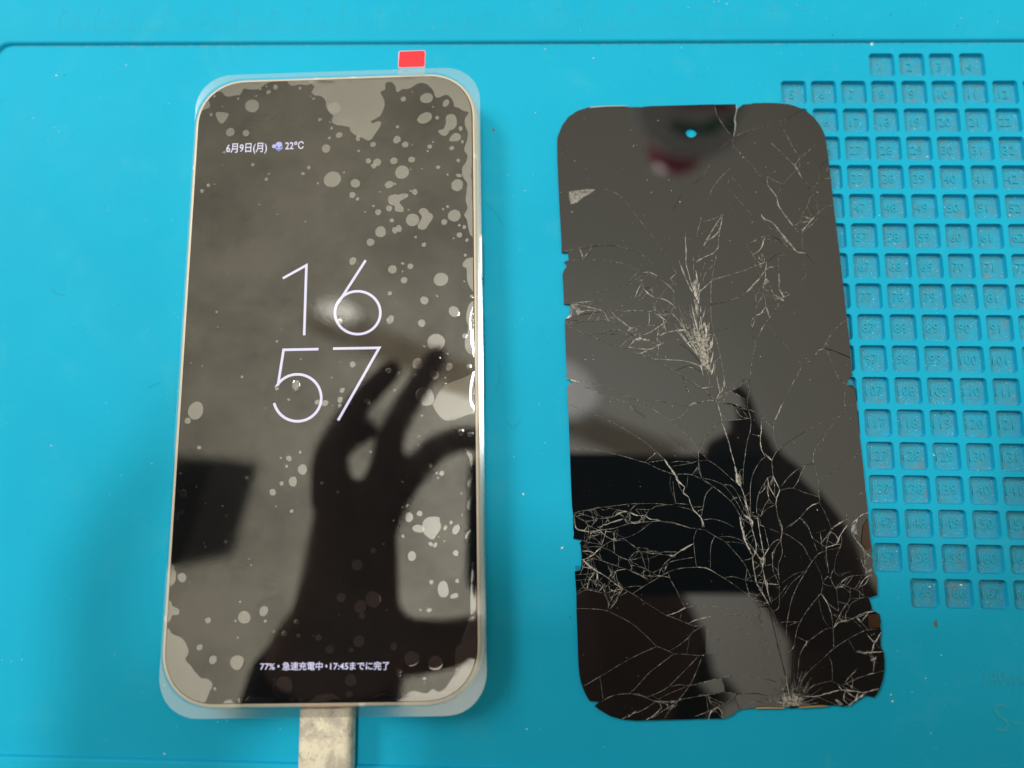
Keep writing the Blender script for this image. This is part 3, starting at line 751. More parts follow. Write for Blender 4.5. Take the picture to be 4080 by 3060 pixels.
# ================================================================== the broken screen
ZP = 0.72
broot = root('broken_screen', (178, -102, 0), 'shattered black screen panel taken off a phone, cracked all over with chipped edges', 'screen')
OUT = [('A', '110 520 112 470 125 430 165 330 230 240 330 170 460 130 640 118 870 115 885 128 1040 128 1130 118 1500 108 1840 98 2068 95'),
       ('B', '425 97 428 140 440 152 470 120 500 100 590 92 620 84 800 80 900 84 1000 95 1070 112 1130 135 1200 175 1250 215 1300 268 1340 320 1375 380 1400 440 1420 550 1440 700 1470 950 1500 1220 1530 1480'),
       ('D', '1540 0 1575 300 1620 700 1650 980 1680 1200 1700 1500 1706 1540 1665 1570 1640 1645 1690 1640'),
       ('F', '1722 100 1735 160 1750 270 1762 370 1768 480 1790 700 1820 950 1850 1250 1875 1480'),
       ('H', '1340 0 1352 100 1362 200 1378 260 1370 300 1380 340 1376 380 1388 425 1398 450 1410 480 1414 615 1380 625 1345 640 1362 680 1372 725 1342 740 1380 735 1405 742 1408 758 1430 762 1440 820 1436 870 1446 905 1440 960 1440 1020 1462 1060 1470 1130 1470 1200 1455 1290 1430 1360 1410 1395 1388 1420 1350 1410 1318 1402 1280 1430 1240 1455 1200 1480 1160 1486 1135 1490 1100 1480 1000 1486 900 1490 780 1500 740 1508 700 1500 640 1496 500 1502 400 1508 330 1516 290 1535 270 1560 240 1572 205 1586 0 1589'),
       ('G', '1100 1592 700 1602 590 1593 500 1570 420 1525 376 1492 398 1470 425 1452 335 1450 315 1420 300 1390 280 1345 265 1300 254 1240 248 1180 243 1080 240 970 232 760 230 600 218 430 262 420 270 385 272 300 266 250 264 215 255 210 275 180 250 178 206 170 212 130 206 90 205 0'),
       ('E', '282 1590 288 1530 274 1420 264 1200 250 800 235 400 228 320 222 110 262 75 300 55 250 30 218 20'),
       ('C', '215 1500 205 1250 195 960 200 915 240 880 256 830 250 780 262 755 185 748 180 600 170 420 185 375 212 345 215 310 190 285 205 278 238 265 234 180 160 180 155 0'),
       ('A', '140 1300 125 1000 112 700')]
OP = []
for c, s in OUT: OP += [px(u, v, ZP) for u, v in parse(c, s)]
OP = [(p.x, p.y) for p in OP]
hc = px(2754, 529, ZP); HOLEP = [(hc.x + 1.52 * math.cos(a * math.pi / 16), hc.y + 1.46 * math.sin(a * math.pi / 16)) for a in range(32)]
# lines: crop, width class, points.  1 fine, 2 plain, 3 splintered, 4 crushed, d dark
CRK = '''
A 2 130 1070 180 1072 240 1060 400 1038 540 1032 600 1030
A 2 600 1030 660 1040 770 1085 840 1140
A 1 840 1140 900 1215 940 1280 1010 1360 1110 1490 1160 1550 1200 1610
A 2 1840 98 1860 170 1880 240 1970 370 2050 470
A 3 2080 97 2088 150 2070 250 2075 340 2050 470
A 1 2050 470 1980 520 1900 590
A 1 2050 470 2040 610
A d 1480 1100 1420 1190 1385 1290
A d 1590 985 1660 940 1720 900
A 1 1720 900 1750 830 1800 750
A 1 1525 1510 1525 1640
A 2 1700 1330 1690 1390 1665 1480 1650 1550
A 2 1990 1000 2010 890 2050 930
A 1 240 1060 245 1140 262 1220
B 2 390 470 500 410 640 370 750 345
B 1 750 345 890 290
B 2 890 290 980 260
B d 980 260 1100 190 1165 160
B 2 390 560 430 600 470 640
B 1 470 640 600 770
B 2 600 770 640 830 690 900
B 2 650 860 700 890 760 890 820 850
B 1 820 850 880 830
B d 700 920 740 960 770 990
B 3 760 980 810 1040 850 1090 875 1130
B 3 875 1130 890 1210 960 1320 1020 1400 1060 1450
B 2 1060 1450 1110 1510 1140 1530
B 2 790 510 900 610 980 690 1060 770 1075 820
B 2 910 320 970 420 1010 500 1060 590 1120 700
B 2 1300 540 1190 640 1120 700 1070 780 1085 830
B 2 1085 830 980 930 900 1050 875 1110
B 2 1085 830 1170 940 1240 1030 1260 1090
B d 1430 715 1380 750 1335 810
B 1 1335 810 1330 920
B 2 1450 770 1430 810 1410 850
B 2 1465 910 1350 930 1300 990 1260 1040
B 2 1260 1090 1230 1150 1200 1240 1150 1310 1130 1390 1060 1440
B 1 1260 1090 1310 1180 1320 1280
B d 1220 1235 1290 1300
B 2 1495 1215 1430 1225 1340 1280 1290 1330
B 3 1290 1330 1230 1400 1150 1500
B 2 1340 1270 1290 1390 1150 1520
B 2 1135 1400 1150 1530 1150 1620 1160 1700
B 1 330 1030 340 900 345 890
B 1 350 890 400 930 500 1040
B 1 335 1030 400 1100 520 1230 600 1330
B 2 355 800 240 920 170 1010 130 1100
B 1 130 1100 90 1180
B 3 700 1310 730 1360 830 1410 960 1570 1050 1660
B 1 700 1330 800 1470 760 1420
B 2 530 1660 640 1590 740 1550 820 1545
B d 820 1545 900 1600 1000 1680
B d 745 1550 710 1640 690 1750
B 3 60 1670 120 1560 190 1440 280 1310
B 2 280 1310 150 1370 30 1390
B 2 30 1390 0 1500 -10 1560
B 3 270 1340 250 1450 200 1540 90 1610
B 2 250 1450 230 1600 225 1680
B 1 185 740 120 790
B 1 1545 1600 1500 1640
C 2 160 168 300 150 400 120 560 105 720 105 860 135 1000 190 1090 235
C 1 1090 235 1150 280 1190 320
C 2 235 268 400 262 560 262 720 280 860 310 980 370 1040 410
C 3 350 130 380 190 400 260
C 2 350 130 430 180 480 220
C 3 400 260 450 190 500 120
C 1 1085 235 1040 310 1015 380
C 3 1040 410 1130 400 1210 440
C 2 1040 410 1150 440 1260 490
C 3 1260 490 1340 550 1410 630
C 2 1000 400 940 460 880 545
C 1 1040 420 960 490
C 1 880 545 740 570 600 610 480 655 380 685
C 2 1045 420 1045 540
C d 1060 575 1150 570
C 3 1060 580 1110 630 1180 680
C 2 1150 575 1140 640
C 3 1180 680 1280 700 1360 740 1420 800
C 2 1180 680 1175 770 1185 850
C 3 1185 850 1250 890 1320 940
C 2 1320 940 1400 985
C 2 1190 815 1280 825 1370 850
C 2 1370 850 1300 880 1260 910
C 3 1370 850 1440 920 1470 950
C 1 1440 915 1380 965
C 3 1320 940 1230 1000
C 3 1230 1000 1140 1060 1030 1100
C 3 1230 1000 1220 1080 1210 1160
C 2 1030 1100 980 1010
C 2 880 820 1000 820 1100 830 1185 850
C 1 600 830 720 820 880 820
C 3 710 825 750 890 820 940 900 1000 930 1020
C 2 930 1020 1070 990 1225 985
C 3 620 830 680 940
C 3 380 770 480 790 580 820 620 830
C 3 270 740 400 730 530 715
C 1 530 715 700 690 900 680
C 1 910 640 930 690 1080 715
C 1 380 745 600 745
C 4 265 770 320 810 350 870
C 3 340 850 430 820 550 830
C d 360 870 560 840 620 830
C 2 210 910 280 895 360 870
C 2 210 910 320 930 440 940 560 930 640 910 760 900
C 2 640 920 720 955 800 965
C 2 200 960 300 1020 430 1090 560 1140 700 1190 850 1240
C 2 430 1090 560 1070 700 1040 800 1040 870 1055
C 3 870 1055 930 1020
C 2 870 1060 880 1100 950 1130
C 1 560 1075 800 1080 960 1095 1030 1095
C 3 1000 1110 950 1170 890 1230
C 4 1000 1115 1060 1140 1130 1150
C 3 890 1225 1000 1240 1120 1250 1200 1220 1280 1175
C 2 1280 1175 1210 1160 1130 1150
C 3 1120 1260 1000 1300 970 1285
C 1 1280 1175 1360 1170 1450 1185
C 3 1230 1110 1300 1070 1440 1040 1540 1035
C 2 1390 1070 1440 1150 1450 1185
C d 1450 1185 1540 1240 1620 1320 1690 1400
C 2 850 1240 1000 1300 1150 1350 1290 1420 1400 1490 1500 1550 1600 1610 1660 1660
C 3 1150 1355 1330 1365 1500 1375 1640 1415 1740 1470
C d 1400 1490 1560 1430 1650 1470 1750 1510
C 3 1540 1435 1620 1460
C 2 1230 1200 1210 1350
C 1 1190 1250 1150 1340
C 1 1130 1240 1120 1340
C 2 1890 -20 1880 130 1850 280 1820 440 1805 560 1805 750 1810 940 1850 1100 1890 1240 1930 1440 1950 1600 1950 1680
C 3 1820 480 1880 465
C 2 1880 465 2040 420 2212 370
C 1 1805 750 1900 735 2090 680 2212 610
C 1 1840 1050 1960 1025 2060 1010
C 2 1640 290 1700 170 1760 20
C 3 1640 290 1740 230 1830 190 1890 120
C 2 1740 290 1700 400 1680 480
C 2 1840 310 1740 420 1710 530
C 3 1520 0 1530 150 1530 300 1555 400 1580 500 1620 620
C 2 1610 220 1615 400 1620 500
C 4 1640 380 1650 500 1615 560 1640 680
C 3 1450 270 1500 400 1560 540 1620 650
C 2 1350 290 1400 370 1440 430
C 1 1240 120 1320 230
C 2 1360 470 1410 530
C 3 1820 490 1740 560 1680 620
C 2 1910 1320 1850 1400
C 2 1500 1560 1525 1659
C 1 1810 650 1750 740
C 1 1790 790 1750 880
D 2 760 290 640 330 560 360 450 400 240 465 160 500
D 3 760 290 700 305 620 335
D 1 150 755 360 710 470 665 530 630
D 3 740 0 720 80 690 150 600 210
D 2 540 100 640 50 740 0
D 2 540 100 590 180 640 260 690 300 760 290
D 2 700 190 715 300
D 3 900 -20 970 50 1040 120 1090 170 1190 190
D d 820 0 930 60 1020 130
D d 1190 190 1290 320
D d 760 290 850 220 930 190
D 1 870 220 1060 190
D 3 760 290 745 400 745 500 715 580
D 4 755 470 740 530
D 3 740 380 680 470 610 540 530 630
D 2 545 625 640 600 710 580
D 2 715 580 740 660 750 770
D 3 750 770 700 850 640 880
D 2 640 880 590 940 600 1010
D 2 640 890 600 1010
D 3 750 780 790 890
D 2 790 540 840 650
D 4 840 650 950 710
D 2 950 710 870 790 800 890 740 960
D 3 740 970 690 1060
D 1 690 1060 650 1150 640 1190
D 1 630 620 640 860
D 1 885 230 890 420
D 2 890 420 895 580
D 3 895 580 940 660 970 690
D 2 970 690 1020 620
D 1 600 1010 610 1120 640 1190
D 2 640 1190 610 1310 590 1450 575 1550
D 1 720 640 850 700 860 780
D 1 1165 260 1170 370 1190 440 1090 520
D 2 1645 920 1540 1000 1440 1130 1390 1230
D d 1390 1230 1540 1280 1690 1345
D 2 1420 1250 1480 1410 1550 1560 1645 1650
D 3 1390 1240 1330 1260
D 2 1330 1260 1290 1320 1220 1390 1150 1425
D 2 1150 1425 1100 1375
D 1 1100 1375 1000 1240 860 1090 770 980
D 2 1150 1430 1100 1530 1040 1640
D 1 575 1550 540 1600 420 1659
D 1 230 1640 340 1605 430 1580 575 1540
F 2 1080 0 1030 110
F 1 1030 110 960 240 930 320
F 3 945 280 900 370 850 480
F 3 0 110 60 130 130 120
F 2 130 120 220 115
F 1 130 0 130 110
F 2 60 140 130 200 190 265
F 3 210 0 230 120 240 180 200 250
F 3 290 0 290 70 270 150 230 210
F 1 270 110 360 70
F 2 280 190 370 160 460 110 560 30
F 2 380 160 450 210 540 260
F d 570 0 560 150 550 280 555 370
F 2 0 295 100 260
F 3 100 260 190 265
F 3 200 270 230 350 260 450 265 490
F 2 210 280 330 285 450 320 550 370
F 2 215 285 400 335 520 360
F 2 265 490 420 480 580 460
F 2 265 490 180 560 90 680 30 790 10 840 10 940 40 1100 50 1120
F 3 265 500 330 680 370 840 410 980
F 2 555 370 585 470 580 590 545 720 520 880 505 1000 500 1120 505 1200
F 2 560 360 640 400 730 470 830 580
F 1 730 470 760 400 800 340
F 2 840 490 835 640 870 770 890 820
F 3 700 490 700 600 690 680 700 790 740 880
F 2 575 630 670 655
F 3 740 850 780 890 820 930
F 2 770 870 700 920 640 1010 600 1100 580 1220 580 1400 585 1560
F 2 930 770 860 840 820 920 820 1000 830 1090
F d 930 770 1080 670 1190 600
F 1 1190 600 1400 490 1570 440 1620 380
F 1 1620 380 1615 250 1620 100 1560 10
F 1 1760 255 1660 330
F d 1635 85 1745 140
F 1 1560 430 1480 540 1350 710
F 2 1350 710 1290 810 1270 880 1270 960
F d 1270 960 1190 970
F 2 1190 970 1090 1030 1000 1110 920 1210
F 2 1190 970 1140 1060 1100 1160 1050 1230
F 2 1270 960 1310 1080 1330 1160 1335 1300 1345 1390
F 1 1330 1160 1450 1080 1620 970 1780 850
F 3 830 1090 870 1180 900 1250 870 1340 860 1410
F 2 830 1095 770 1120 740 1170 680 1270 650 1400 650 1520
F 3 770 1120 790 1220 860 1340
F 2 900 1255 1040 1230 1180 1280 1340 1330
F 2 780 1180 785 1350 850 1410
F 2 785 1350 730 1440 700 1540
F 2 850 1415 760 1460 700 1530
F 2 860 1410 885 1560 910 1659
F 3 1340 1390 1260 1420 1190 1480
F 2 1190 1480 1120 1560 1020 1650
F 1 1340 1390 1400 1500 1460 1640
F 2 1120 1560 1160 1590 1200 1659
F 1 1640 1500 1630 1600
F 3 1880 1500 1800 1530 1700 1620
F 3 1620 1580 1500 1659
F 2 10 930 120 930 230 1000 330 1090 430 1180
F 1 20 840 80 880 120 930
F 4 410 990 430 1080 440 1170 480 1220
F 2 490 1020 460 1060 490 1140 470 1200
F 3 480 1230 510 1310 550 1460 580 1590
F 2 45 1120 150 1140 270 1190 350 1270 420 1370 490 1490 550 1580
F 2 270 1190 360 1200 420 1260 460 1340 520 1480
F 2 45 1130 170 1210 270 1290 370 1380 420 1450 480 1560 520 1659
F 2 170 1210 90 1300 60 1430 40 1540
F 2 370 1370 400 1340 450 1330
F 1 -40 1435 60 1435
F 3 -50 1480 0 1520 50 1580 70 1659
F 2 60 1580 160 1570 280 1600 400 1659
F 4 500 1510 560 1560 600 1600 600 1659
F 2 620 1560 680 1570 690 1640
F 2 640 1510 700 1535
F 2 1800 835 1760 850
F 2 1845 1250 1760 1320
E 4 215 25 300 50 350 60
E 2 350 40 430 60 560 95 730 155 880 220 970 250 1030 270
E 2 300 60 380 100 520 160 700 230 820 270 900 290
E 2 225 305 400 370 600 450 800 550 950 640 1080 725 1190 820 1290 910
E 2 900 220 910 290 930 350 990 400 1090 460
E 1 900 230 980 340 1090 460 1180 540 1300 640 1450 760 1560 830 1660 905
E 2 1030 270 1180 370 1350 490 1450 570 1550 660 1640 760 1670 830
E 1 1060 255 1200 265 1400 300 1560 325
E 2 1500 10 1530 90 1560 190 1590 280
E 2 1510 10 1600 60 1700 130
E 3 1560 325 1640 290
E 2 1640 290 1750 270 1840 265
E 2 1580 330 1500 420 1460 450 1350 485
E 1 1470 450 1445 560
E 2 245 800 420 800 560 815 720 850 880 890 1010 930 1100 955 1230 1020 1340 1060 1400 1085
E 2 1080 940 1200 840
E 2 1120 945 1290 920
E 4 1290 910 1340 990 1410 1080 1440 1150 1520 1220
E 3 1520 1220 1500 1280 1560 1330
E 3 1560 1330 1580 1400 1620 1480 1700 1560 1710 1659
E 2 1350 950 1450 935 1600 945 1660 930
E 2 1380 990 1500 970 1620 950
E 2 1670 830 1670 1000 1700 1120
E 2 1670 980 1600 1080
E 2 1410 1080 1500 1075 1600 1085 1700 1130
E 1 1360 1095 1355 1200 1390 1320 1420 1400
E 2 1385 1150 1400 1300 1420 1400
E 2 1430 1130 1470 1240 1540 1310
E 1 1550 1090 1540 1220
E 2 275 1525 340 1490 450 1470 560 1445 700 1430 860 1410 1000 1400 1190 1400 1350 1415 1430 1400 1560 1410
E 2 640 1440 780 1470 900 1490
E 2 330 1500 400 1520 540 1560 680 1560 740 1540
E 3 740 1540 840 1490 900 1490
E 3 900 1490 980 1530 1080 1530
E 3 1080 1530 1130 1570 1210 1580 1260 1600
E 2 900 1490 960 1430 1000 1405
E 2 970 1460 1130 1465 1200 1430 1310 1420
E 2 1130 1465 1080 1530 1050 1600
E 2 905 1490 905 1620
E 1 510 1470 540 1550 490 1659
E 2 610 1550 610 1640
E 2 680 1560 620 1640 560 1659
E 3 840 1570 760 1590 620 1640
E 2 840 1570 900 1620
E 2 900 1620 1000 1605 1100 1595
E 2 1260 1600 1400 1620 1560 1659
E 1 1130 1620 1050 1659
E 1 320 1545 400 1580 470 1659
E 1 800 1435 790 1470 740 1540
E 2 1440 1430 1560 1460 1620 1490
E 1 1600 1440 1720 1435
E 2 1640 1490 1720 1460
E 2 290 1530 300 1659
G 3 215 0 230 90 290 110 340 120
G 3 340 120 430 100
G 2 340 80 390 20
G 2 300 40 345 90
G 2 430 100 520 90 600 65 700 45 830 35 890 32 1000 45 1120 85 1240 100
G 1 830 35 760 90 700 130 600 170
G 2 560 90 520 130 540 185 500 190 430 235
G 2 540 185 600 170 660 215 700 240
G 1 600 170 680 225 720 260
G 2 700 240 780 250 860 290
G 2 720 265 800 285 870 290 960 300 1010 295
G 2 870 290 910 275 1030 275
G 2 290 165 340 150 400 140 430 110
G 2 265 180 330 200 430 215
G 2 275 240 340 235 430 230
G 3 275 270 330 270 370 280
G 3 430 235 390 270 360 300 300 330
G 2 430 240 500 265 560 305 640 340
G 2 640 340 700 330 740 315
G 2 640 340 700 370 780 410 860 460
G 2 730 270 750 320 780 410
G 2 640 345 680 420 750 465 800 510
G 2 330 325 400 335 490 365 560 390
G 2 560 390 640 415 690 440 740 460 820 465 880 470
G 1 490 370 510 470 510 495
G 2 560 395 530 450 510 490
G 3 270 330 340 385 400 430 480 480 540 530 600 565
G 3 280 330 330 390 390 410
G 3 275 390 340 405 390 430 400 500
G 2 220 455 300 450 390 440
G 2 220 500 310 492 400 505 430 515
G 2 430 515 450 590 480 660 480 730
G 2 270 510 300 560 360 580 440 600 460 620
G 2 228 612 300 575 360 580
G 1 350 500 360 570
G 1 380 510 395 580
G 1 455 520 460 600
G 1 490 530 490 640
G 2 600 565 545 560 520 620 480 700
G 2 570 590 540 670 490 730
G 2 230 720 330 722 430 730 490 745 560 780 620 810 690 855 740 900 800 955 860 1015 900 1030 1000 1075
G 2 600 565 700 620 760 665
G 1 760 665 850 720 940 775
G 2 600 560 680 545 750 545
G 2 670 605 760 545 870 480 940 440 1000 415 1080 400 1180 395
G 2 880 470 890 420 930 360 980 320
G 2 910 460 940 390 980 350 1160 315
G 3 990 310 1060 260 1150 210
G 3 1010 310 960 300
G 2 1180 95 1155 160 1155 220 1165 320 1175 390
G 3 1180 395 1260 405 1340 450
G 2 1340 450 1400 485 1480 540 1580 615 1630 660
G 2 1320 150 1290 220 1285 330 1285 400
G 2 1240 100 1320 150 1400 195 1480 280 1540 350 1580 420 1610 500
G 2 1350 155 1440 155 1520 180 1580 210
G 2 1400 195 1500 200 1580 220
G 2 1380 480 1460 470 1560 495 1650 510
G 2 950 440 980 510 1020 580 1050 650 1090 715
G 3 1090 715 1020 750 940 775
G 2 1090 715 1170 700 1260 700 1360 710 1470 730 1580 760 1620 780
G 2 940 775 1040 810 1110 840 1180 860 1240 855
G 3 1110 840 1180 805 1300 780
G 1 1060 745 1045 805
G 1 1240 855 1300 850
G 2 1230 860 1150 900 1115 945 1050 1000 970 1050
G 1 1150 870 1155 910
G d 1245 860 1245 1075
G 2 1240 870 1300 930 1380 990 1440 1050 1470 1075
G 1 1120 950 1100 1070
G 3 1000 1075 1010 1080
G 2 1000 1075 1100 1080 1200 1090 1240 1080
G 1 1240 1080 1470 1070
G 1 1440 860 1520 880 1580 920
G 2 860 1020 790 1050 670 1105
G 1 670 1105 540 1180 460 1230
G 2 460 1230 400 1265 280 1335
G 2 415 1260 430 1350 440 1440
G 2 1000 1075 900 1150 800 1230 700 1340 650 1390
G 2 1190 1095 1120 1170 1040 1250 960 1330 880 1380 790 1415
G 2 1215 1110 1180 1200 1130 1310 1060 1410 980 1500 920 1590
G 2 960 1335 1040 1320 1120 1325 1240 1300 1400 1260 1580 1250
G 2 430 1450 520 1405 640 1390 740 1405 850 1450 980 1455 1080 1430 1200 1410 1400 1380 1480 1390
G 3 850 1450 880 1455
G 3 970 1455 1010 1450
G 2 860 1450 750 1520 640 1560 590 1590
G 1 880 1430 980 1380 1110 1330
G 3 900 1500 840 1560 780 1595
G 3 700 1530 640 1570
G 2 1030 1450 860 1560 830 1590
G d 1480 1390 1490 1450 1515 1515
G 2 1480 1410 1360 1490 1150 1575
G 2 1380 1275 1400 1380
G 1 1260 1410 1300 1495
G 3 1340 1495 1370 1530 1380 1585
G 3 1340 1495 1290 1530 1270 1590
H 4 330 0 350 100 380 200 430 300
H 3 430 300 440 400 460 520
H 3 400 0 430 100 460 230 440 310
H 3 470 0 490 130 520 300
H 4 520 300 510 400
H 3 510 400 530 500 560 620 580 680
H 2 385 200 440 240
H 3 430 240 470 300 500 330 520 310 560 240
H 2 345 345 430 325
H 2 560 240 600 195 650 170
H 1 490 60 560 90 660 130
H 2 640 0 665 110 650 180 600 270 590 400 620 480 640 530
H 2 650 180 665 280 635 380 640 500
H 2 530 385 590 370
H 1 665 110 770 30 810 5
H 2 665 120 740 160 830 230 870 310 900 350
H 2 810 5 860 60 900 160 940 270
H 1 1020 0 1050 90
H 2 1050 90 1010 240 1030 440
H 2 1050 95 1100 50 1180 20
H 2 910 170 1010 240
H 3 1010 240 1090 215
H 3 1090 215 1130 130 1180 60
H 1 930 125 1010 100
H 2 980 200 1050 100
H 2 1010 265 950 290 900 350 850 430 780 550 740 650 715 760 700 850 695 960
H 1 920 350 960 430 985 520 970 600
H 1 855 425 760 450 660 520
H 1 830 440 740 520 660 640
H 2 970 600 920 660 850 750 790 860 770 940 750 1030 700 1070
H 3 970 600 1020 680 1050 760
H 2 1050 760 1065 870 1070 1030
H 1 950 640 970 740 1000 820 1030 860
H 2 980 520 1030 470 1080 560
H 2 1080 560 1120 520 1190 470 1370 450
H 1 1090 300 1075 420 1110 450 1200 430
H 2 1130 140 1130 210 1085 320
H 2 1120 530 1200 600 1210 640 1350 630
H 2 1130 530 1260 580 1310 630
H 2 1210 640 1160 700 1100 800 1070 870
H 1 1290 640 1220 670 1190 710 1180 750
H 1 1095 590 1110 740
H 3 1070 870 1110 830 1180 810
H 2 1180 810 1250 790
H 2 1160 830 1250 780
H 3 1250 780 1330 750 1405 740
H 3 1250 790 1290 830
H 2 1290 830 1340 880 1420 880
H 2 1070 870 1000 885 870 980 830 1030 800 1100 790 1200 780 1290
H 2 775 940 860 980
H 3 860 980 850 1010
H 2 1340 880 1200 950 1070 1035 990 1110
H 1 990 1110 870 1220 800 1330
H 1 1180 950 1240 1060
H 3 1240 1060 1340 1065 1465 1060
H 3 1330 920 1390 980 1440 910
H 3 1390 980 1370 1060
H 2 1380 980 1450 1050
H 2 1395 1100 1380 1220
H 4 1360 1130 1400 1105
H 2 1030 1090 1055 1160 1060 1290
H 2 1060 1290 960 1310 870 1350 820 1400
H 2 1060 1295 1140 1320 1250 1270 1460 1210
H 1 1160 1300 1260 1190
H 3 820 1410 930 1410 1040 1380 1120 1360
H 3 1120 1360 1240 1370 1310 1380 1425 1350
H 4 1080 1430 1130 1480
H 3 1160 1370 1150 1430 1190 1480
H 3 1260 1380 1240 1440
H 4 1320 1390 1230 1450 1190 1485
H 2 930 1410 1000 1440 1100 1480
H 3 735 1490 700 1300 690 1250
H d 700 1300 680 1200 640 1050 600 880 560 700
H d 740 1490 745 1250 755 1030
H 1 735 1490 660 1290 600 1150 540 1000 500 880 480 700 430 600
H 1 735 1490 590 1270 450 1120
H 2 735 1490 680 1370 620 1300
H d 620 1300 560 1280 530 1280
H 2 530 1280 400 1250 280 1250 140 1275 0 1310
H d 560 1410 480 1392 400 1390
H 2 735 1490 640 1440 560 1410
H 2 400 1390 340 1395 290 1400
H 2 735 1490 560 1450 420 1460 330 1510
H 1 610 880 640 920 650 1060
H 1 560 700 600 760 630 860
H 3 460 520 510 600 560 690
H 2 640 530 640 700 600 740
H 2 590 660 640 620 700 540
H 2 640 830 700 825 790 825
H 2 700 860 800 820
H 2 400 785 480 770
H 2 200 770 300 768 400 785
H 1 400 785 470 860 520 900 570 1080
H 2 230 860 340 880 430 940
H 1 430 940 490 1000 540 1080
H 1 460 660 490 720 510 880
H 1 470 710 550 715
H 2 410 620 440 655 500 660
H 3 1260 0 1240 60 1210 120 1240 170
H 4 1225 60 1240 110 1260 150
H 3 1240 170 1290 240 1330 290 1370 315
H 2 1290 235 1310 275 1355 295
H 1 1370 280 1250 330
H 2 1370 340 1300 380
H 3 1370 410 1320 440
H 2 1370 460 1330 500
H 1 1240 580 1290 530
H 2 735 1490 790 1330 800 1250
H 2 120 1500 200 1590
H 2 195 1270 215 1380
H 2 80 1400 120 1500
'''
LINES = []
for ln in CRK.strip().splitlines():
    c, w, rest = ln.split(' ', 2)
    P = [px(u, v, ZP) for u, v in parse(c, rest)]
    LINES.append((w, catmull([(p.x, p.y) for p in P], 0.5)))
# ---- shards: the glass is really divided along those lines
ext = []
for w, P in LINES:
    Q = P[::3] + ([P[-1]] if (len(P) - 1) % 3 else [])
    if len(Q) < 2: continue
    d0 = (Q[0] - Q[1]).normalized(); d1 = (Q[-1] - Q[-2]).normalized()
    ext.append([Q[0] + d0 * 0.45] + Q + [Q[-1] + d1 * 0.45])
v_, t_, ed_, oe_ = tri_fill([OP, HOLEP], extra=ext)
cons = set()
for e_, o_ in zip(ed_, oe_):
    if o_: cons.add((min(e_), max(e_)))
adj = {}
for ti, t in enumerate(t_):
    for a in range(3):
        k = (min(t[a], t[(a + 1) % 3]), max(t[a], t[(a + 1) % 3])); adj.setdefault(k, []).append(ti)
reg = [-1] * len(t_); regs = []
for s0 in range(len(t_)):
    if reg[s0] >= 0: continue
    st = [s0]; reg[s0] = len(regs); L = []
    while st:
        t = st.pop(); L.append(t)
        for a in range(3):
            k = (min(t_[t][a], t_[t][(a + 1) % 3]), max(t_[t][a], t_[t][(a + 1) % 3]))
            if k in cons: continue
            for q in adj[k]:
                if reg[q] < 0: reg[q] = reg[s0]; st.append(q)
    regs.append(L)
def tarea(t):
    a, b2, c = (v_[i] for i in t); return abs((b2 - a).cross(c - a)) / 2
sized = sorted([(sum(tarea(t_[t]) for t in L), L) for L in regs], key=lambda q: -q[0])
print('shards', len(sized), [round(a, 1) for a, _ in sized[:12]])
SV, SF = [], []
rs = random.Random(11)
KEEP = [px(u, v, ZP).xy for u, v in ((2950, 1620), (2930, 1700), (2900, 1780), (2960, 1570), (2400, 1600), (2900, 2500))]
for k, (ar, L) in enumerate(sized):
    used = sorted({i for t in L for i in t_[t]}); mp = {i: j for j, i in enumerate(used)}
    c = sum((v_[i] for i in used), Vector((0, 0))) / len(used)
    amp = 0.003 if ar > 400 else (0.005 if ar > 60 else (0.008 if ar > 6 else 0.012))
    tx, ty = rs.gauss(0, amp), rs.gauss(0, amp)
    if k == 0 or any(inside(KP, [v_[i] for i in t_[t]]) for KP in KEEP for t in L): tx = ty = 0
    V = []
    for i in used:
        d = v_[i] - c; V.append((v_[i].x, v_[i].y, ZP + max(-.12, min(.12, tx * d.x + ty * d.y))))
    zt = max(q[2] for q in V) - ZP; V = [(q[0], q[1], max(ZP - .28, q[2] - zt)) for q in V]
    n = len(used); F = []
    for t in L:
        a = [mp[i] for i in t_[t]]
        if (v_[t_[t][1]] - v_[t_[t][0]]).cross(v_[t_[t][2]] - v_[t_[t][0]]) < 0: a.reverse()
        F.append(tuple(a))
    # side walls along the border of the shard
    ec = {}
    for f in F:
        for a in range(3): ec[(f[a], f[(a + 1) % 3])] = 1
    bd = [e_ for e_ in ec if (e_[1], e_[0]) not in ec]
    V += [(x, y, ZP - 0.30) for x, y, z in V[:n]]
    F += [(a, n + a, n + b2, b2) for a, b2 in bd]
    if k < 290 and ar > 0.6: mesh('glass_shard', V, F, M_PANEL, broot)
    else: add(SV, SF, V, F)
if SF: tag(mesh('small_shards', SV, SF, M_PANEL, broot), kind='stuff')
# layers under the glass
HOLE2 = [(hc.x + 3.4 * math.cos(a * math.pi / 16), hc.y + 3.4 * math.sin(a * math.pi / 16)) for a in range(32)]
v2, t2, e2, o2 = tri_fill([OP, HOLE2])
V = [(p.x, p.y, ZP - .34) for p in v2] + [(p.x, p.y, 0.12) for p in v2]; n = len(v2); F = []
for t in t2:
    F.append(tuple(t)); F.append(tuple(n + i for i in t)[::-1])
ec = {}
for t in t2:
    for a in range(3):
        k = (min(t[a], t[(a + 1) % 3]), max(t[a], t[(a + 1) % 3])); ec[k] = ec.get(k, 0) + 1
F += [(a, b2, n + b2, n + a) for (a, b2), q in ec.items() if q == 1]
mesh('display_layers', V, F, M_PBACK, broot)
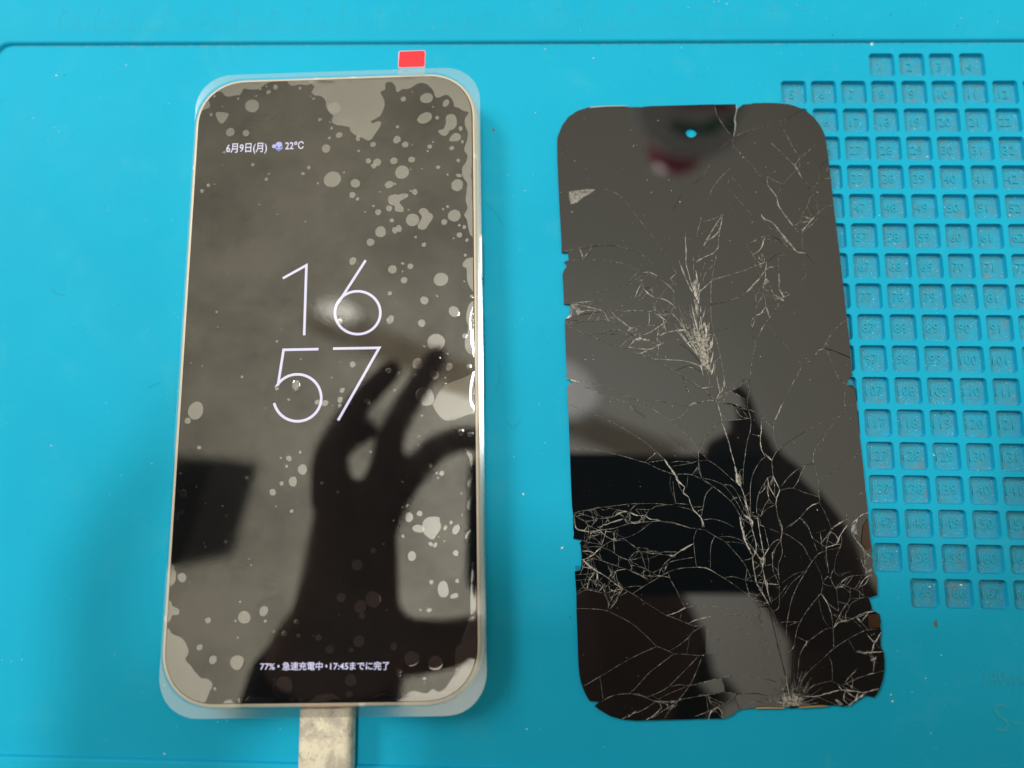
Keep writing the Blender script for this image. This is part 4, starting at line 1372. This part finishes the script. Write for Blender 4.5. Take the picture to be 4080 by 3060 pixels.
# ---- crack ribbons: little ridges and furrows of broken glass along every line
def crack(V, F, P, wd, hgt, taper=True):
    n = len(P); b2 = len(V); ph = rs.uniform(0, 50)
    for i, p in enumerate(P):
        a = P[max(0, i - 1)]; c = P[min(n - 1, i + 1)]; d = c - a
        d = d.normalized() if d.length > 1e-9 else Vector((1, 0)); nn = Vector((-d.y, d.x))
        q = 0.5 + 0.9 * max(0, noise.noise(Vector((ph, i * .23, 0))) + .35)
        if taper: q *= min(1, .35 + i * .25, .35 + (n - 1 - i) * .25)
        w = wd * q; sh = rs.uniform(-.2, .2) * wd
        V.append((p.x + nn.x * (w / 2 + sh), p.y + nn.y * (w / 2 + sh), ZP + .02))
        V.append((p.x + nn.x * sh * 2.2, p.y + nn.y * sh * 2.2, ZP + .03 + hgt * rs.uniform(.3, 1)))
        V.append((p.x - nn.x * (w / 2 - sh), p.y - nn.y * (w / 2 - sh), ZP + .02))
    for i in range(n - 1):
        k = b2 + 3 * i
        F.append((k + 1, k, k + 3, k + 4)); F.append((k + 2, k + 1, k + 4, k + 5))
WD = {'1': 0.068, '2': 0.108, '3': 0.18, '4': 0.38, 'd': 0.18}
CV = {'f': ([], []), 's': ([], []), 'd': ([], [])}
for w, P in LINES:
    P = catmull([tuple(q) for q in P], 0.22) if len(P) > 1 else P
    key = 'd' if w == 'd' else ('f' if w in '12' else 's')
    crack(*CV[key], P, WD[w], .03 if w == 'd' else (.05 if w in '12' else .12))
    if w in '34':                                   # ragged parallel splinters
        for s_ in range(2 if w == '3' else 4):
            i0 = rs.randrange(0, max(1, len(P) - 4)); i1 = min(len(P), i0 + rs.randrange(4, 4 + max(3, len(P) // 2)))
            o_ = rs.uniform(-.32, .32) * (1.5 if w == '4' else 1)
            Q = []
            for i in range(i0, i1):
                d = P[min(len(P) - 1, i + 1)] - P[max(0, i - 1)]; d = d.normalized() if d.length > 1e-9 else Vector((1, 0))
                Q.append(P[i] + Vector((-d.y, d.x)) * o_ * (1 - (i - i0) / (i1 - i0)))
            if len(Q) > 2: crack(*CV['s' if rs.random() < .6 else 'f'], Q, .13, .06)
    if w in '23' and rs.random() < .6:              # a dark gap beside the bright ridge
        i0 = rs.randrange(0, max(1, len(P) // 2)); Q = [q + Vector((.07, -.05)) for q in P[i0:i0 + rs.randrange(6, 30)]]
        if len(Q) > 3: crack(*CV['d'], Q, .10, .01)
# short cracks that tie the dense clusters together
ALLP = [p for w, P in LINES for p in P[::2]]
CL = [('E', 270, 1440, 1300, 1640, 46), ('G', 225, 60, 640, 720, 95), ('G', 560, 60, 1000, 520, 30), ('C', 230, 720, 1400, 1320, 70), ('C', 880, 380, 1500, 900, 26), ('D', 560, 0, 1180, 900, 46), ('H', 950, 60, 1420, 900, 60),
      ('H', 1050, 1050, 1430, 1460, 26), ('B', 700, 300, 1420, 1500, 24), ('F', 400, 950, 950, 1650, 34), ('H', 330, 0, 700, 700, 46), ('G', 560, 1380, 1480, 1580, 26), ('F', 0, 40, 600, 520, 20)]
for c, x0, y0, x1, y1, n_ in CL:
    A0, A1 = px(*cp(c, x0, y0), ZP), px(*cp(c, x1, y1), ZP)
    loc = [p for p in ALLP if min(A0.x, A1.x) < p.x < max(A0.x, A1.x) and min(A0.y, A1.y) < p.y < max(A0.y, A1.y)]
    for _ in range(n_):
        if len(loc) < 3: break
        p = rs.choice(loc); q = min((rs.choice(loc) for _ in range(14)), key=lambda t: abs((t - p).length - rs.uniform(1.2, 3.5)))
        if not .5 < (q - p).length < 6: continue
        m_ = p.lerp(q, .5) + Vector((rs.gauss(0, .25), rs.gauss(0, .25)))
        crack(*CV[rs.choice('fffs')], catmull([tuple(p), tuple(m_), tuple(q)], .22), rs.choice((.07, .09, .13)), .05)
# the feather of hair cracks in the upper half
def fpt(c, x, y): q = px(*cp(c, x, y), ZP); return Vector((q.x, q.y))
for k in range(120):
    t = rs.random(); s_ = rs.random()
    B_ = fpt('C', 1795 + rs.gauss(0, 16), 1540 - 520 * t * t)
    x1 = 1760 - 190 * s_ + 30 * t; top = 560 + 520 * t + 260 * rs.random()
    M_ = fpt('C', x1 - 10, 1250 - 160 * t + 40 * s_)
    T_ = fpt('C', 1700 - 260 * s_ - 60 * (1 - t) + rs.gauss(0, 18), top)
    P = [B_.lerp(M_, a).lerp(M_.lerp(T_, a), a) for a in [i / 26 for i in range(27)]]
    i0 = rs.choice((0, 0, 4, 9)); P = P[i0:i0 + rs.randrange(8, 27)]
    crack(*CV['s' if rs.random() < .45 else 'f'], P, rs.choice((.06, .09, .14)), .06)
for k in range(90):                                  # its crushed core
    y = rs.uniform(620, 1540); cx = 1625 + (y - 560) * 0.175 + rs.gauss(0, 16 + (y > 1000) * 18)
    L = rs.uniform(30, 150); a = fpt('C', cx, y); b2 = fpt('C', cx - L * .12 + rs.gauss(0, 8) + (40 if cx > 1640 + (y - 560) * .17 else -8) * L / 150, y - L)
    crack(*CV['s'], [a.lerp(b2, i / 7) for i in range(8)], rs.choice((.12, .2, .28)), .1)
# the fan at the point of impact
for k in range(230):
    a = math.radians(rs.choice((rs.uniform(2, 178), rs.gauss(92, 30)))); L = rs.choice((rs.uniform(40, 130), rs.uniform(90, 300), rs.uniform(60, 220)))
    r0 = rs.uniform(0, 25)
    P = [fpt('H', 738 + (r0 + (L - r0) * t) * math.cos(a) * 1.0 + rs.gauss(0, 1.5), 1488 - (r0 + (L - r0) * t) * math.sin(a) * (0.8 + .2 * t)) for t in [i / 12 for i in range(13)]]
    crack(*CV['s' if L < 130 else 'f'], P, rs.choice((.07, .12, .2)) if L < 120 else .07, .08)
tag(mesh('fine_cracks', *CV['f'], M_CR1, broot), kind='stuff')
tag(mesh('splintered_cracks', *CV['s'], M_CR2, broot), kind='stuff')
tag(mesh('open_gaps', *CV['d'], M_CRD, broot), kind='stuff')
# chips: flakes of glass lifted off
V, F = [], []
def chipfan(c, pts, h):
    P = [fpt(c, *q) for q in pts]; b2 = len(V); ctr = sum(P, Vector((0, 0))) / len(P)
    V.extend([(p.x, p.y, ZP + .03) for p in P] + [(ctr.x, ctr.y, ZP + h)]); n = len(P)
    o = 1 if parea([tuple(p) for p in P]) > 0 else -1
    for i in range(n): F.append((b2 + i, b2 + (i + 1) % n, b2 + n)[::o])
chipfan('A', ((240, 1060), (400, 1040), (535, 1035), (470, 1085), (400, 1120), (330, 1180), (300, 1190), (258, 1200)), .1)
chipfan('C', ((255, 760), (330, 745), (350, 800), (380, 830), (355, 865), (320, 820)), .2)
chipfan('C', ((1600, 530), (1640, 470), (1665, 540), (1660, 640), (1620, 640)), .2)
chipfan('C', ((900, 1000), (960, 1010), (930, 1030), (905, 1030)), .12)
chipfan('C', ((985, 1125), (1030, 1130), (1070, 1150), (990, 1155)), .12)
chipfan('D', ((740, 470), (775, 480), (790, 505), (750, 525), (725, 530)), .25)
chipfan('D', ((585, 560), (620, 530), (640, 520), (600, 580), (550, 615)), .2)
chipfan('D', ((845, 650), (900, 670), (955, 705), (920, 710), (880, 690)), .2)
chipfan('H', ((490, 320), (520, 320), (525, 345), (505, 370), (490, 350)), .2)
chipfan('H', ((1215, 60), (1245, 50), (1255, 110), (1235, 140), (1205, 110)), .2)
chipfan('H', ((1370, 1120), (1400, 1100), (1405, 1120), (1390, 1130)), .15)
chipfan('H', ((1080, 1440), (1110, 1440), (1145, 1475), (1110, 1480)), .15)
chipfan('H', ((1375, 1355), (1420, 1350), (1425, 1362), (1385, 1368)), .2)
chipfan('H', ((1320, 430), (1370, 400), (1375, 425), (1340, 445)), .15)
chipfan('F', ((225, 200), (250, 160), (270, 140), (262, 180), (235, 215)), .2)
chipfan('F', ((430, 1060), (470, 1090), (480, 1200), (440, 1170)), .2)
chipfan('E', ((1600, 285), (1640, 285), (1650, 305), (1610, 312)), .15)
tag(mesh('lifted_chips', V, F, M_CHIP, broot), kind='stuff')
V, F = [], []
for k in range(170):                                 # glass grit lying on the panel
    for _ in range(20):
        x, y = rs.uniform(141, 219), rs.uniform(-181, -24)
        if inside((x, y), OP): break
    else: continue
    flake(V, F, x, y, ZP + .02, rs.choice((.04, .05, .07, .1)), rs.choice((1, 1, 2)))
GL = [P for w, P in LINES if w in '234']
for k in range(520):                                 # pale flakes that stand in for glints along the cracks
    p = rs.choice(rs.choice(GL)); flake(V, F, p.x + rs.gauss(0, .06), p.y + rs.gauss(0, .06), ZP + .05, rs.choice((.04, .05, .07, .10)), rs.choice((1, 1, 1.6)))
for u, v in ((2523, 582), (2578, 717), (2290, 641), (2665, 718), (2364, 1432), (2332, 1433), (3366, 1615)):
    q = px(u, v, ZP); flake(V, F, q.x, q.y, ZP + .02, .16, 1)
tag(mesh('glass_grit_and_glints', V, F, simple('glass_grit_and_glints', (0.75, 0.74, 0.68), 0.3), broot), kind='stuff')
def ppoly(name, c, pts, z0, z1, material, r=.15):
    P = [tuple(fpt(c, *q)) for q in pts]; return plate(name, P, z0, z1, material, broot, r)
ppoly('amber_tape', 'H', ((1334, 768), (1425, 762), (1436, 868), (1345, 872)), ZP + .13, ZP + .16, M_AMBER)
ppoly('amber_tape', 'H', ((1300, 70), (1338, 10), (1362, 240), (1330, 262), (1285, 200)), ZP + .13, ZP + .16, M_AMBER)
ppoly('gold_edge', 'H', ((455, 1497), (560, 1494), (680, 1497), (680, 1504), (455, 1505)), ZP - .2, ZP + .17, M_GOLD, .05)
ppoly('gold_edge', 'H', ((790, 1493), (940, 1482), (1020, 1483), (1020, 1488), (800, 1501)), ZP - .2, ZP + .17, M_GOLD, .05)
ppoly('loose_chip', 'G', ((218, 382), (268, 384), (262, 415), (240, 426), (222, 420)), .3, .8, M_TAPE)
ppoly('top_edge_strip', 'A', ((470, 128), (640, 117), (870, 114), (880, 124), (640, 128), (470, 142)), ZP - .3, ZP + .15, simple('grey_edge', (.35, .36, .36), .4), .05)
# shiny side of the hole
R_ = [[(hc.x + r_ * math.cos(a * math.pi / 16), hc.y + r_ * .96 * math.sin(a * math.pi / 16), z) for a in range(32)] for r_, z in ((1.56, ZP + .03), (1.46, ZP + .05), (1.46, ZP - .1))]
V, F = rings(R_, False, False); mesh('camera_hole_rim', V, F, M_BEZEL, broot)
# ================================================================== what the screens mirror: camera phone, hands, person
HZ = CAMP.z
RT = RC.transposed()
def camspace(x, y, z): return CAMP + RT @ Vector((x, y, z))     # x right, y up in the picture, z towards the photographer
a = refl(1861, 1789, 9.2, HZ); b2 = refl(2762, 2364, ZP, HZ)
ca = RC @ (a - CAMP); cb = RC @ (b2 - CAMP)
sx0, sx1 = ca.x, ca.x + 158; sy1, sy0 = ca.y, cb.y
kroot = root('camera_phone', CAMP + Vector((50, 0, 8)), 'camera phone above the table, mirrored as a black bar in both screens', 'phone')
cx, cy = (sx0 + sx1) / 2, (sy0 + sy1) / 2
SEC = [[tuple(camspace(cx + x, cy + y, z)) for x, y in rrect(sx1 - sx0 - 2 * i, sy1 - sy0 - 2 * i, 9 - i, 8)] for i, z in ((1.5, 2.0), (0, 4.0), (0, 9.5), (1.5, 11.0))]
V, F = rings(SEC, True, True)
mesh('body', V, F, simple('dark_phone_body', (0.012, 0.014, 0.018), 0.5), kroot)
R_ = [[tuple(camspace(19 * math.cos(a * math.pi / 14) * r_, 19 * math.sin(a * math.pi / 14) * r_, z)) for a in range(28)] for r_, z in ((1.0, 2.2), (.9, 1.0), (.55, .8))]
V, F = rings(R_, False, False)
mesh('camera_ring', V, F, simple('dark_ring', (0.02, 0.02, 0.022), 0.5), kroot)
# person: tapered chains fused into one continuous skin
def tube(V, F, P, R, n=12):
    """P 3d points, R radii"""
    Q = []; rr = []
    for i in range(len(P) - 1):
        p0 = P[max(0, i - 1)]; p1 = P[i]; p2 = P[i + 1]; p3 = P[min(len(P) - 1, i + 2)]
        k = max(2, int((p2 - p1).length / 5))
        for j in range(k):
            t = j / k
            Q.append(0.5 * ((2 * p1) + (p2 - p0) * t + (2 * p0 - 5 * p1 + 4 * p2 - p3) * t * t + (3 * p1 - p0 - 3 * p2 + p3) * t ** 3))
            rr.append(R[i] + (R[i + 1] - R[i]) * t)
    Q.append(P[-1]); rr.append(R[-1])
    # rounded ends
    d0 = (Q[0] - Q[1]).normalized(); d1 = (Q[-1] - Q[-2]).normalized()
    Q = [Q[0] + d0 * rr[0] * .95, Q[0] + d0 * rr[0] * .7] + Q + [Q[-1] + d1 * rr[-1] * .7, Q[-1] + d1 * rr[-1] * .95]
    rr = [rr[0] * .25, rr[0] * .7] + rr + [rr[-1] * .7, rr[-1] * .25]
    up = Vector((0.3, 0.2, 1)); b3 = len(V)
    for i, q in enumerate(Q):
        d = (Q[min(len(Q) - 1, i + 1)] - Q[max(0, i - 1)]).normalized()
        u_ = d.cross(up); u_ = u_.normalized() if u_.length > 1e-3 else Vector((1, 0, 0)); w_ = u_.cross(d)
        for k in range(n):
            a = 2 * math.pi * k / n; V.append(tuple(q + (u_ * math.cos(a) + w_ * math.sin(a)) * rr[i]))
    m = len(Q)
    for i in range(m - 1):
        for k in range(n):
            k2 = (k + 1) % n; F.append((b3 + i * n + k, b3 + i * n + k2, b3 + (i + 1) * n + k2, b3 + (i + 1) * n + k))
    F.append(tuple(b3 + k for k in range(n))[::-1]); F.append(tuple(b3 + (m - 1) * n + k for k in range(n)))
def fused(name, V, F, vox, material, parent=None):
    o = mesh(name, V, F, material, parent)
    md = o.modifiers.new('remesh', 'REMESH'); md.mode = 'VOXEL'; md.voxel_size = vox * S; md.use_smooth_shade = True
    sm = o.modifiers.new('smooth', 'SMOOTH'); sm.iterations = 3; sm.factor = 0.5
    dg = bpy.context.evaluated_depsgraph_get()
    me = bpy.data.meshes.new_from_object(o.evaluated_get(dg)); o.modifiers.clear(); o.data = me
    return o
def Lp(u, v, h): return refl(u, v, 9.2, h)
def Rp(u, v, h): return refl(u, v, ZP, h)
M_SKIN = simple('skin', (0.22, 0.12, 0.09), 0.6)
M_CLOTH = simple('black_cloth', (0.014, 0.012, 0.014), 0.9)
M_HAIR = simple('black_hair', (0.01, 0.009, 0.009), 0.6)
head = refl(2450, 2640, ZP, 440)
neck = head + Vector((-15, -95, -75)); chest = head + Vector((-25, -190, -190)); belly = head + Vector((-20, -240, -360)); hips = head + Vector((-20, -250, -470))
shL = neck + Vector((-175, -40, -60)); shR = neck + Vector((175, -40, -60))
wrL, wrR = Lp(1370, 2470, 184), Rp(3325, 2480, 184)
faL, faR = Lp(1290, 2790, 190), Rp(3455, 2860, 190)
elL = wrL + (faL - wrL).normalized() * 230 + Vector((0, 0, 20)); elR = wrR + (faR - wrR).normalized() * 230 + Vector((0, 0, 20))
V, F = [], []
def fin(pts, rad): tube(V, F, [Vector(p) for p in pts], rad)
# left hand: middle and ring fingers stretched past the phone, forefinger and thumb holding its end
fin([Lp(1330, 1990, 186), Lp(1315, 1840, 187), Lp(1345, 1740, 188), Lp(1400, 1650, 190), Lp(1470, 1565, 191), Lp(1560, 1474, 192)], [12, 9.5, 8.0, 7.2, 7.0, 6.2])
fin([Lp(1500, 2010, 182), Lp(1530, 1860, 183), Lp(1555, 1745, 184), Lp(1605, 1640, 186), Lp(1690, 1500, 187), Lp(1742, 1418, 188)], [10, 7.6, 7.6, 7.0, 6.8, 6.0])
fin([Lp(1510, 2090, 180), Lp(1600, 1940, 184), Lp(1672, 1860, 184), Lp(1725, 1795, 185), Lp(1800, 1757, 186), Lp(1890, 1748, 186), Lp(2010, 1768, 185)], [10, 8.0, 7.6, 7.4, 7.2, 7.0, 6.4])
fin([Lp(1345, 1800, 196), Lp(1410, 1735, 200), Lp(1480, 1715, 198)], [7, 6.5, 5.5])
fin([Lp(1400, 2420, 184), Lp(1560, 2560, 180), Lp(1740, 2570, 181), Lp(1960, 2525, 182), Lp(2070, 2490, 182)], [18, 15, 12, 10.5, 8.5])
fin([wrL, Lp(1400, 2250, 184), Lp(1405, 2080, 186), Lp(1410, 2030, 184)], [25, 23, 20, 15])
fin([Lp(1460, 2420, 186), Lp(1490, 2280, 184), Lp(1480, 2100, 182)], [17, 12, 12])
# right hand wrapped over the other end
fin([Rp(3060, 1960, 180), Rp(3020, 1800, 182), Rp(2965, 1690, 184), Rp(2940, 1580, 185)], [12, 8.5, 7.6, 6.8])
fin([Rp(3100, 2000, 184), Rp(3010, 1830, 194), Rp(2930, 1785, 196), Rp(2855, 1800, 190)], [13, 9.5, 8.5, 7.5])
fin([Rp(3160, 2080, 186), Rp(3060, 1900, 200), Rp(2960, 1860, 200), Rp(2880, 1900, 194)], [13, 10, 9, 8])
fin([Rp(3220, 2180, 186), Rp(3130, 2020, 202), Rp(3020, 1990, 202), Rp(2940, 2030, 195)], [13, 10, 9, 7.5])
fin([Rp(3260, 2330, 180), Rp(3160, 2370, 176), Rp(3080, 2330, 172), Rp(3020, 2260, 170)], [15, 12, 10, 8])
fin([wrR, Rp(3200, 2300, 184), Rp(3130, 2100, 184), Rp(3080, 1960, 182)], [25, 26, 25, 18])
fin([Rp(3290, 2400, 186), Rp(3260, 2200, 186), Rp(3170, 2030, 184)], [20, 18, 14])
for wr, fa, el, sh in ((wrL, faL, elL, shL), (wrR, faR, elR, shR)):
    fin([wr, fa, el, (el + sh) / 2 + Vector((0, 0, -10)), sh], [23, 34, 42, 48, 58])
fin([hips, belly, chest, (chest + neck) / 2, neck, head + Vector((0, -20, -20))], [125, 125, 120, 95, 55, 50])
fin([shL, (shL + shR) / 2 + Vector((0, -10, -10)), shR], [55, 75, 55])
face = Vector((0, 0.55, -0.83))                       # the face looks down at the table
fin([head + Vector((0, -30, 10)), head + Vector((0, 22, 5))], [82, 76])
fin([head + Vector((0, 30, -30)), head + Vector((0, -15, -72))], [60, 42])
nose = head + Vector((0, 60, -62)); fin([nose + Vector((0, 10, 22)), nose], [9, 13])
for s_ in (-1, 1):
    fin([head + Vector((80 * s_, -18, 10)), head + Vector((86 * s_, -22, -22))], [11, 8])
    fin([head + Vector((32 * s_, 74, -28)), head + Vector((20 * s_, 78, -30))], [11, 11])
person = fused('person', V, F, 3.2, M_SKIN)
tag(person, 'person in black holding a camera phone, visible only as a dark reflection', 'person')
V, F = [], []
tube(V, F, [hips + Vector((0, 0, -8)), belly, chest, (chest + neck) / 2 + Vector((0, -6, -6)), neck + Vector((0, -10, -12))], [134, 134, 129, 104, 66], 20)
tube(V, F, [shL, (shL + shR) / 2 + Vector((0, -10, -10)), shR], [63, 84, 63])
for wr, fa, el, sh in ((wrL, faL, elL, shL), (wrR, faR, elR, shR)):
    tube(V, F, [wr.lerp(fa, .6), fa, el, (el + sh) / 2 + Vector((0, 0, -10)), sh], [32, 38, 48, 57, 66])
fused('shirt', V, F, 5, M_CLOTH, None).parent = person
V, F = [], []
tube(V, F, [head + Vector((0, -34, 14)), head + Vector((0, 20, 22))], [90, 80], 20)
tube(V, F, [head + Vector((0, -60, -10)), head + Vector((0, -72, 20))], [70, 74], 16)
fused('hair', V, F, 4, M_HAIR, None).parent = person
# dark cabinet whose corner shows at the left edge of the phone screen
q0, q1, q2 = Lp(855, 1822, 500), Lp(716, 2260, 500), Lp(600, 1822, 500)
print('cab', q0, q1, q2)
BX = [q0 + Vector((-2, 0, 0)), q1, q1 + Vector((-260, -40, 0)), q0 + Vector((-260, 10, 0))]
R_ = []
for k, z in ((0.985, 500), (1, 504), (1, 616), (0.985, 620)):
    c = sum(BX, Vector()) / 4; R_.append([(c.x + (q.x - c.x) * k, c.y + (q.y - c.y) * k, z) for q in BX])
V, F = rings(R_, True, True)
tag(mesh('dark_box', V, F, simple('dark_plastic', (0.012, 0.013, 0.016), 0.6)), 'dark box mirrored as a black corner at the left edge of the phone screen', 'box')
# ceiling beam and lamps mirrored softly in the glass
HC = 2100
def beam(name, a, b2, wd, z0, z1, material, label, cat):
    d = (b2 - a).normalized(); nn = Vector((-d.y, d.x, 0)) * wd / 2
    V = []
    for z in (z0, z1):
        for q in (a - nn, b2 - nn, b2 + nn, a + nn): V.append((q.x, q.y, z))
    F = [(3, 2, 1, 0), (4, 5, 6, 7), (0, 1, 5, 4), (1, 2, 6, 5), (2, 3, 7, 6), (3, 0, 4, 7)]
    return tag(mesh(name, V, F, material), label, cat)
a = Lp(1500, 1352, HC); b2 = Rp(2520, 1760, HC); d = (b2 - a).normalized()
beam('ceiling_beam', a - d * 250, b2 + d * 150, 85, HC, HC + 160, simple('beam_paint', (0.88, 0.78, 0.62), 0.8), 'pale brown ceiling beam, mirrored as a soft darker band across both screens', 'beam')
def tube_lamp(u0, v0, u1, v1, fn, z, wd, st, label):
    a = fn(u0, v0, z); b2 = fn(u1, v1, z); c = (a + b2) / 2; r_ = root('ceiling_lamp', (c.x, c.y, z), label, 'lamp')
    d = (b2 - a); L = d.length / 2; d = d.normalized(); nn = Vector((-d.y, d.x, 0))
    def ring(k, z_): return [tuple(c + d * L * k * math.cos(t * math.pi / 18) + nn * wd / 2 * k * math.sin(t * math.pi / 18))[:2] + (z_,) for t in range(36)]
    V, F = rings([ring(1.0, z), ring(1.05, z + 8), ring(1.05, z + 60)], False, True); mesh('housing', V, F, simple('lamp_housing', (.8, .8, .78), .5), r_)
    V, F = rings([ring(.99, z + 3), ring(.8, z - 12), ring(.45, z - 20)], False, True); mesh('diffuser', V, F, emit('lamp_glow', (1, .97, .9), st), r_)
tube_lamp(1262, 1222, 1430, 1258, Lp, HC - 60, 62, 4.2, 'short ceiling lamp mirrored as a pale streak beside the clock digit 6')
tube_lamp(2060, 1495, 2390, 1590, Rp, HC - 60, 200, 3.0, 'ceiling lamp mirrored as a pale glow at the left edge of the broken screen')
# the round hanging thing with a red base mirrored at the top of the broken screen
hz = 620
tc = Rp(2766, 385, hz); ed = Rp(2530, 385, hz); rad = (tc - ed).length
hroot = root('hanging_tub', (tc.x, tc.y, hz), 'round tub with green print and red cap, mirrored at the top of the broken screen', 'tub')
M_GREY = simple('cloudy_plastic', (0.95, 0.90, 0.88), 0.35); M_GRN = simple('dark_green_print', (0.10, 0.26, 0.17), 0.4); M_MAR = simple('dark_red_print', (0.55, 0.06, 0.09), 0.4)
def disc(r0, r1, z, zz=None, c=None, n=40, sq=1.0):
    c = c or tc; return [[(c.x + r_ * math.cos(2 * math.pi * a / n), c.y + r_ * sq * math.sin(2 * math.pi * a / n), z_) for a in range(n)] for r_, z_ in ((r0, z), (r1, zz or z))]
R_ = [disc(rad * k, 0, hz + z)[0] for k, z in ((.86, 0), (.97, 5), (1.0, 12), (1.0, 22), (.9, 26))]
V, F = rings(R_, True, True); mesh('tub_body', V, F, M_GREY, hroot, False)
for i in range(6):
    t = math.radians(238 + i * 19); c = tc + Vector((rad * .62 * math.cos(t), rad * .62 * math.sin(t), 0)); w_ = rad * (.12 + .04 * (i % 2))
    V, F = rings([[(c.x + x * math.cos(t) - y * math.sin(t), c.y + x * math.sin(t) + y * math.cos(t), z) for x, y in rrect(w_ * 1.7, w_ * 1.5, w_ * .5, 4)] for z in (hz - 2.2, hz - .8)], True, True)
    mesh('green_print', V, F, M_GRN, hroot)
V, F = rings([[(tc.x + rad * k_ * math.cos(2 * math.pi * a / 40), tc.y + rad * k_ * math.sin(2 * math.pi * a / 40), z) for a in range(40)] for k_, z in ((.93, hz - 1), (.96, hz - 4), (1.02, hz - 3), (1.03, hz + 4))], False, False)
mesh('clear_rim', V, F, simple('white_rim', (.95, .93, .92), .15), hroot, True)
for i in range(7):
    a = math.radians(200 + i * 22); c = tc + Vector((rad * .28 * math.cos(a) * 1.6, rad * .28 * math.sin(a) + 14, 0))
    V, F = rings([[(c.x + x * math.cos(a) - y * math.sin(a), c.y + x * math.sin(a) + y * math.cos(a), hz - 2.5) for x, y in rrect(26, 7, 3, 3)], [(c.x + x * math.cos(a) - y * math.sin(a), c.y + x * math.sin(a) + y * math.cos(a), hz - 1) for x, y in rrect(26, 7, 3, 3)]], True, True)
    mesh('red_print', V, F, M_MAR, hroot)
cc = Rp(2697, 582, hz + 60); cr_ = (Rp(2697, 690, hz + 60) - cc).length
V, F = rings([[(cc.x + cr_ * k * math.cos(2 * math.pi * a / 36), cc.y + cr_ * k * math.sin(2 * math.pi * a / 36), hz + 40 + z) for a in range(36)] for k, z in ((.5, -6), (.8, -2), (.97, 6), (1, 14), (1, 26))], True, True)
mesh('red_cap', V, F, simple('dark_red_plastic', (0.85, 0.06, 0.14), 0.3), hroot, True)
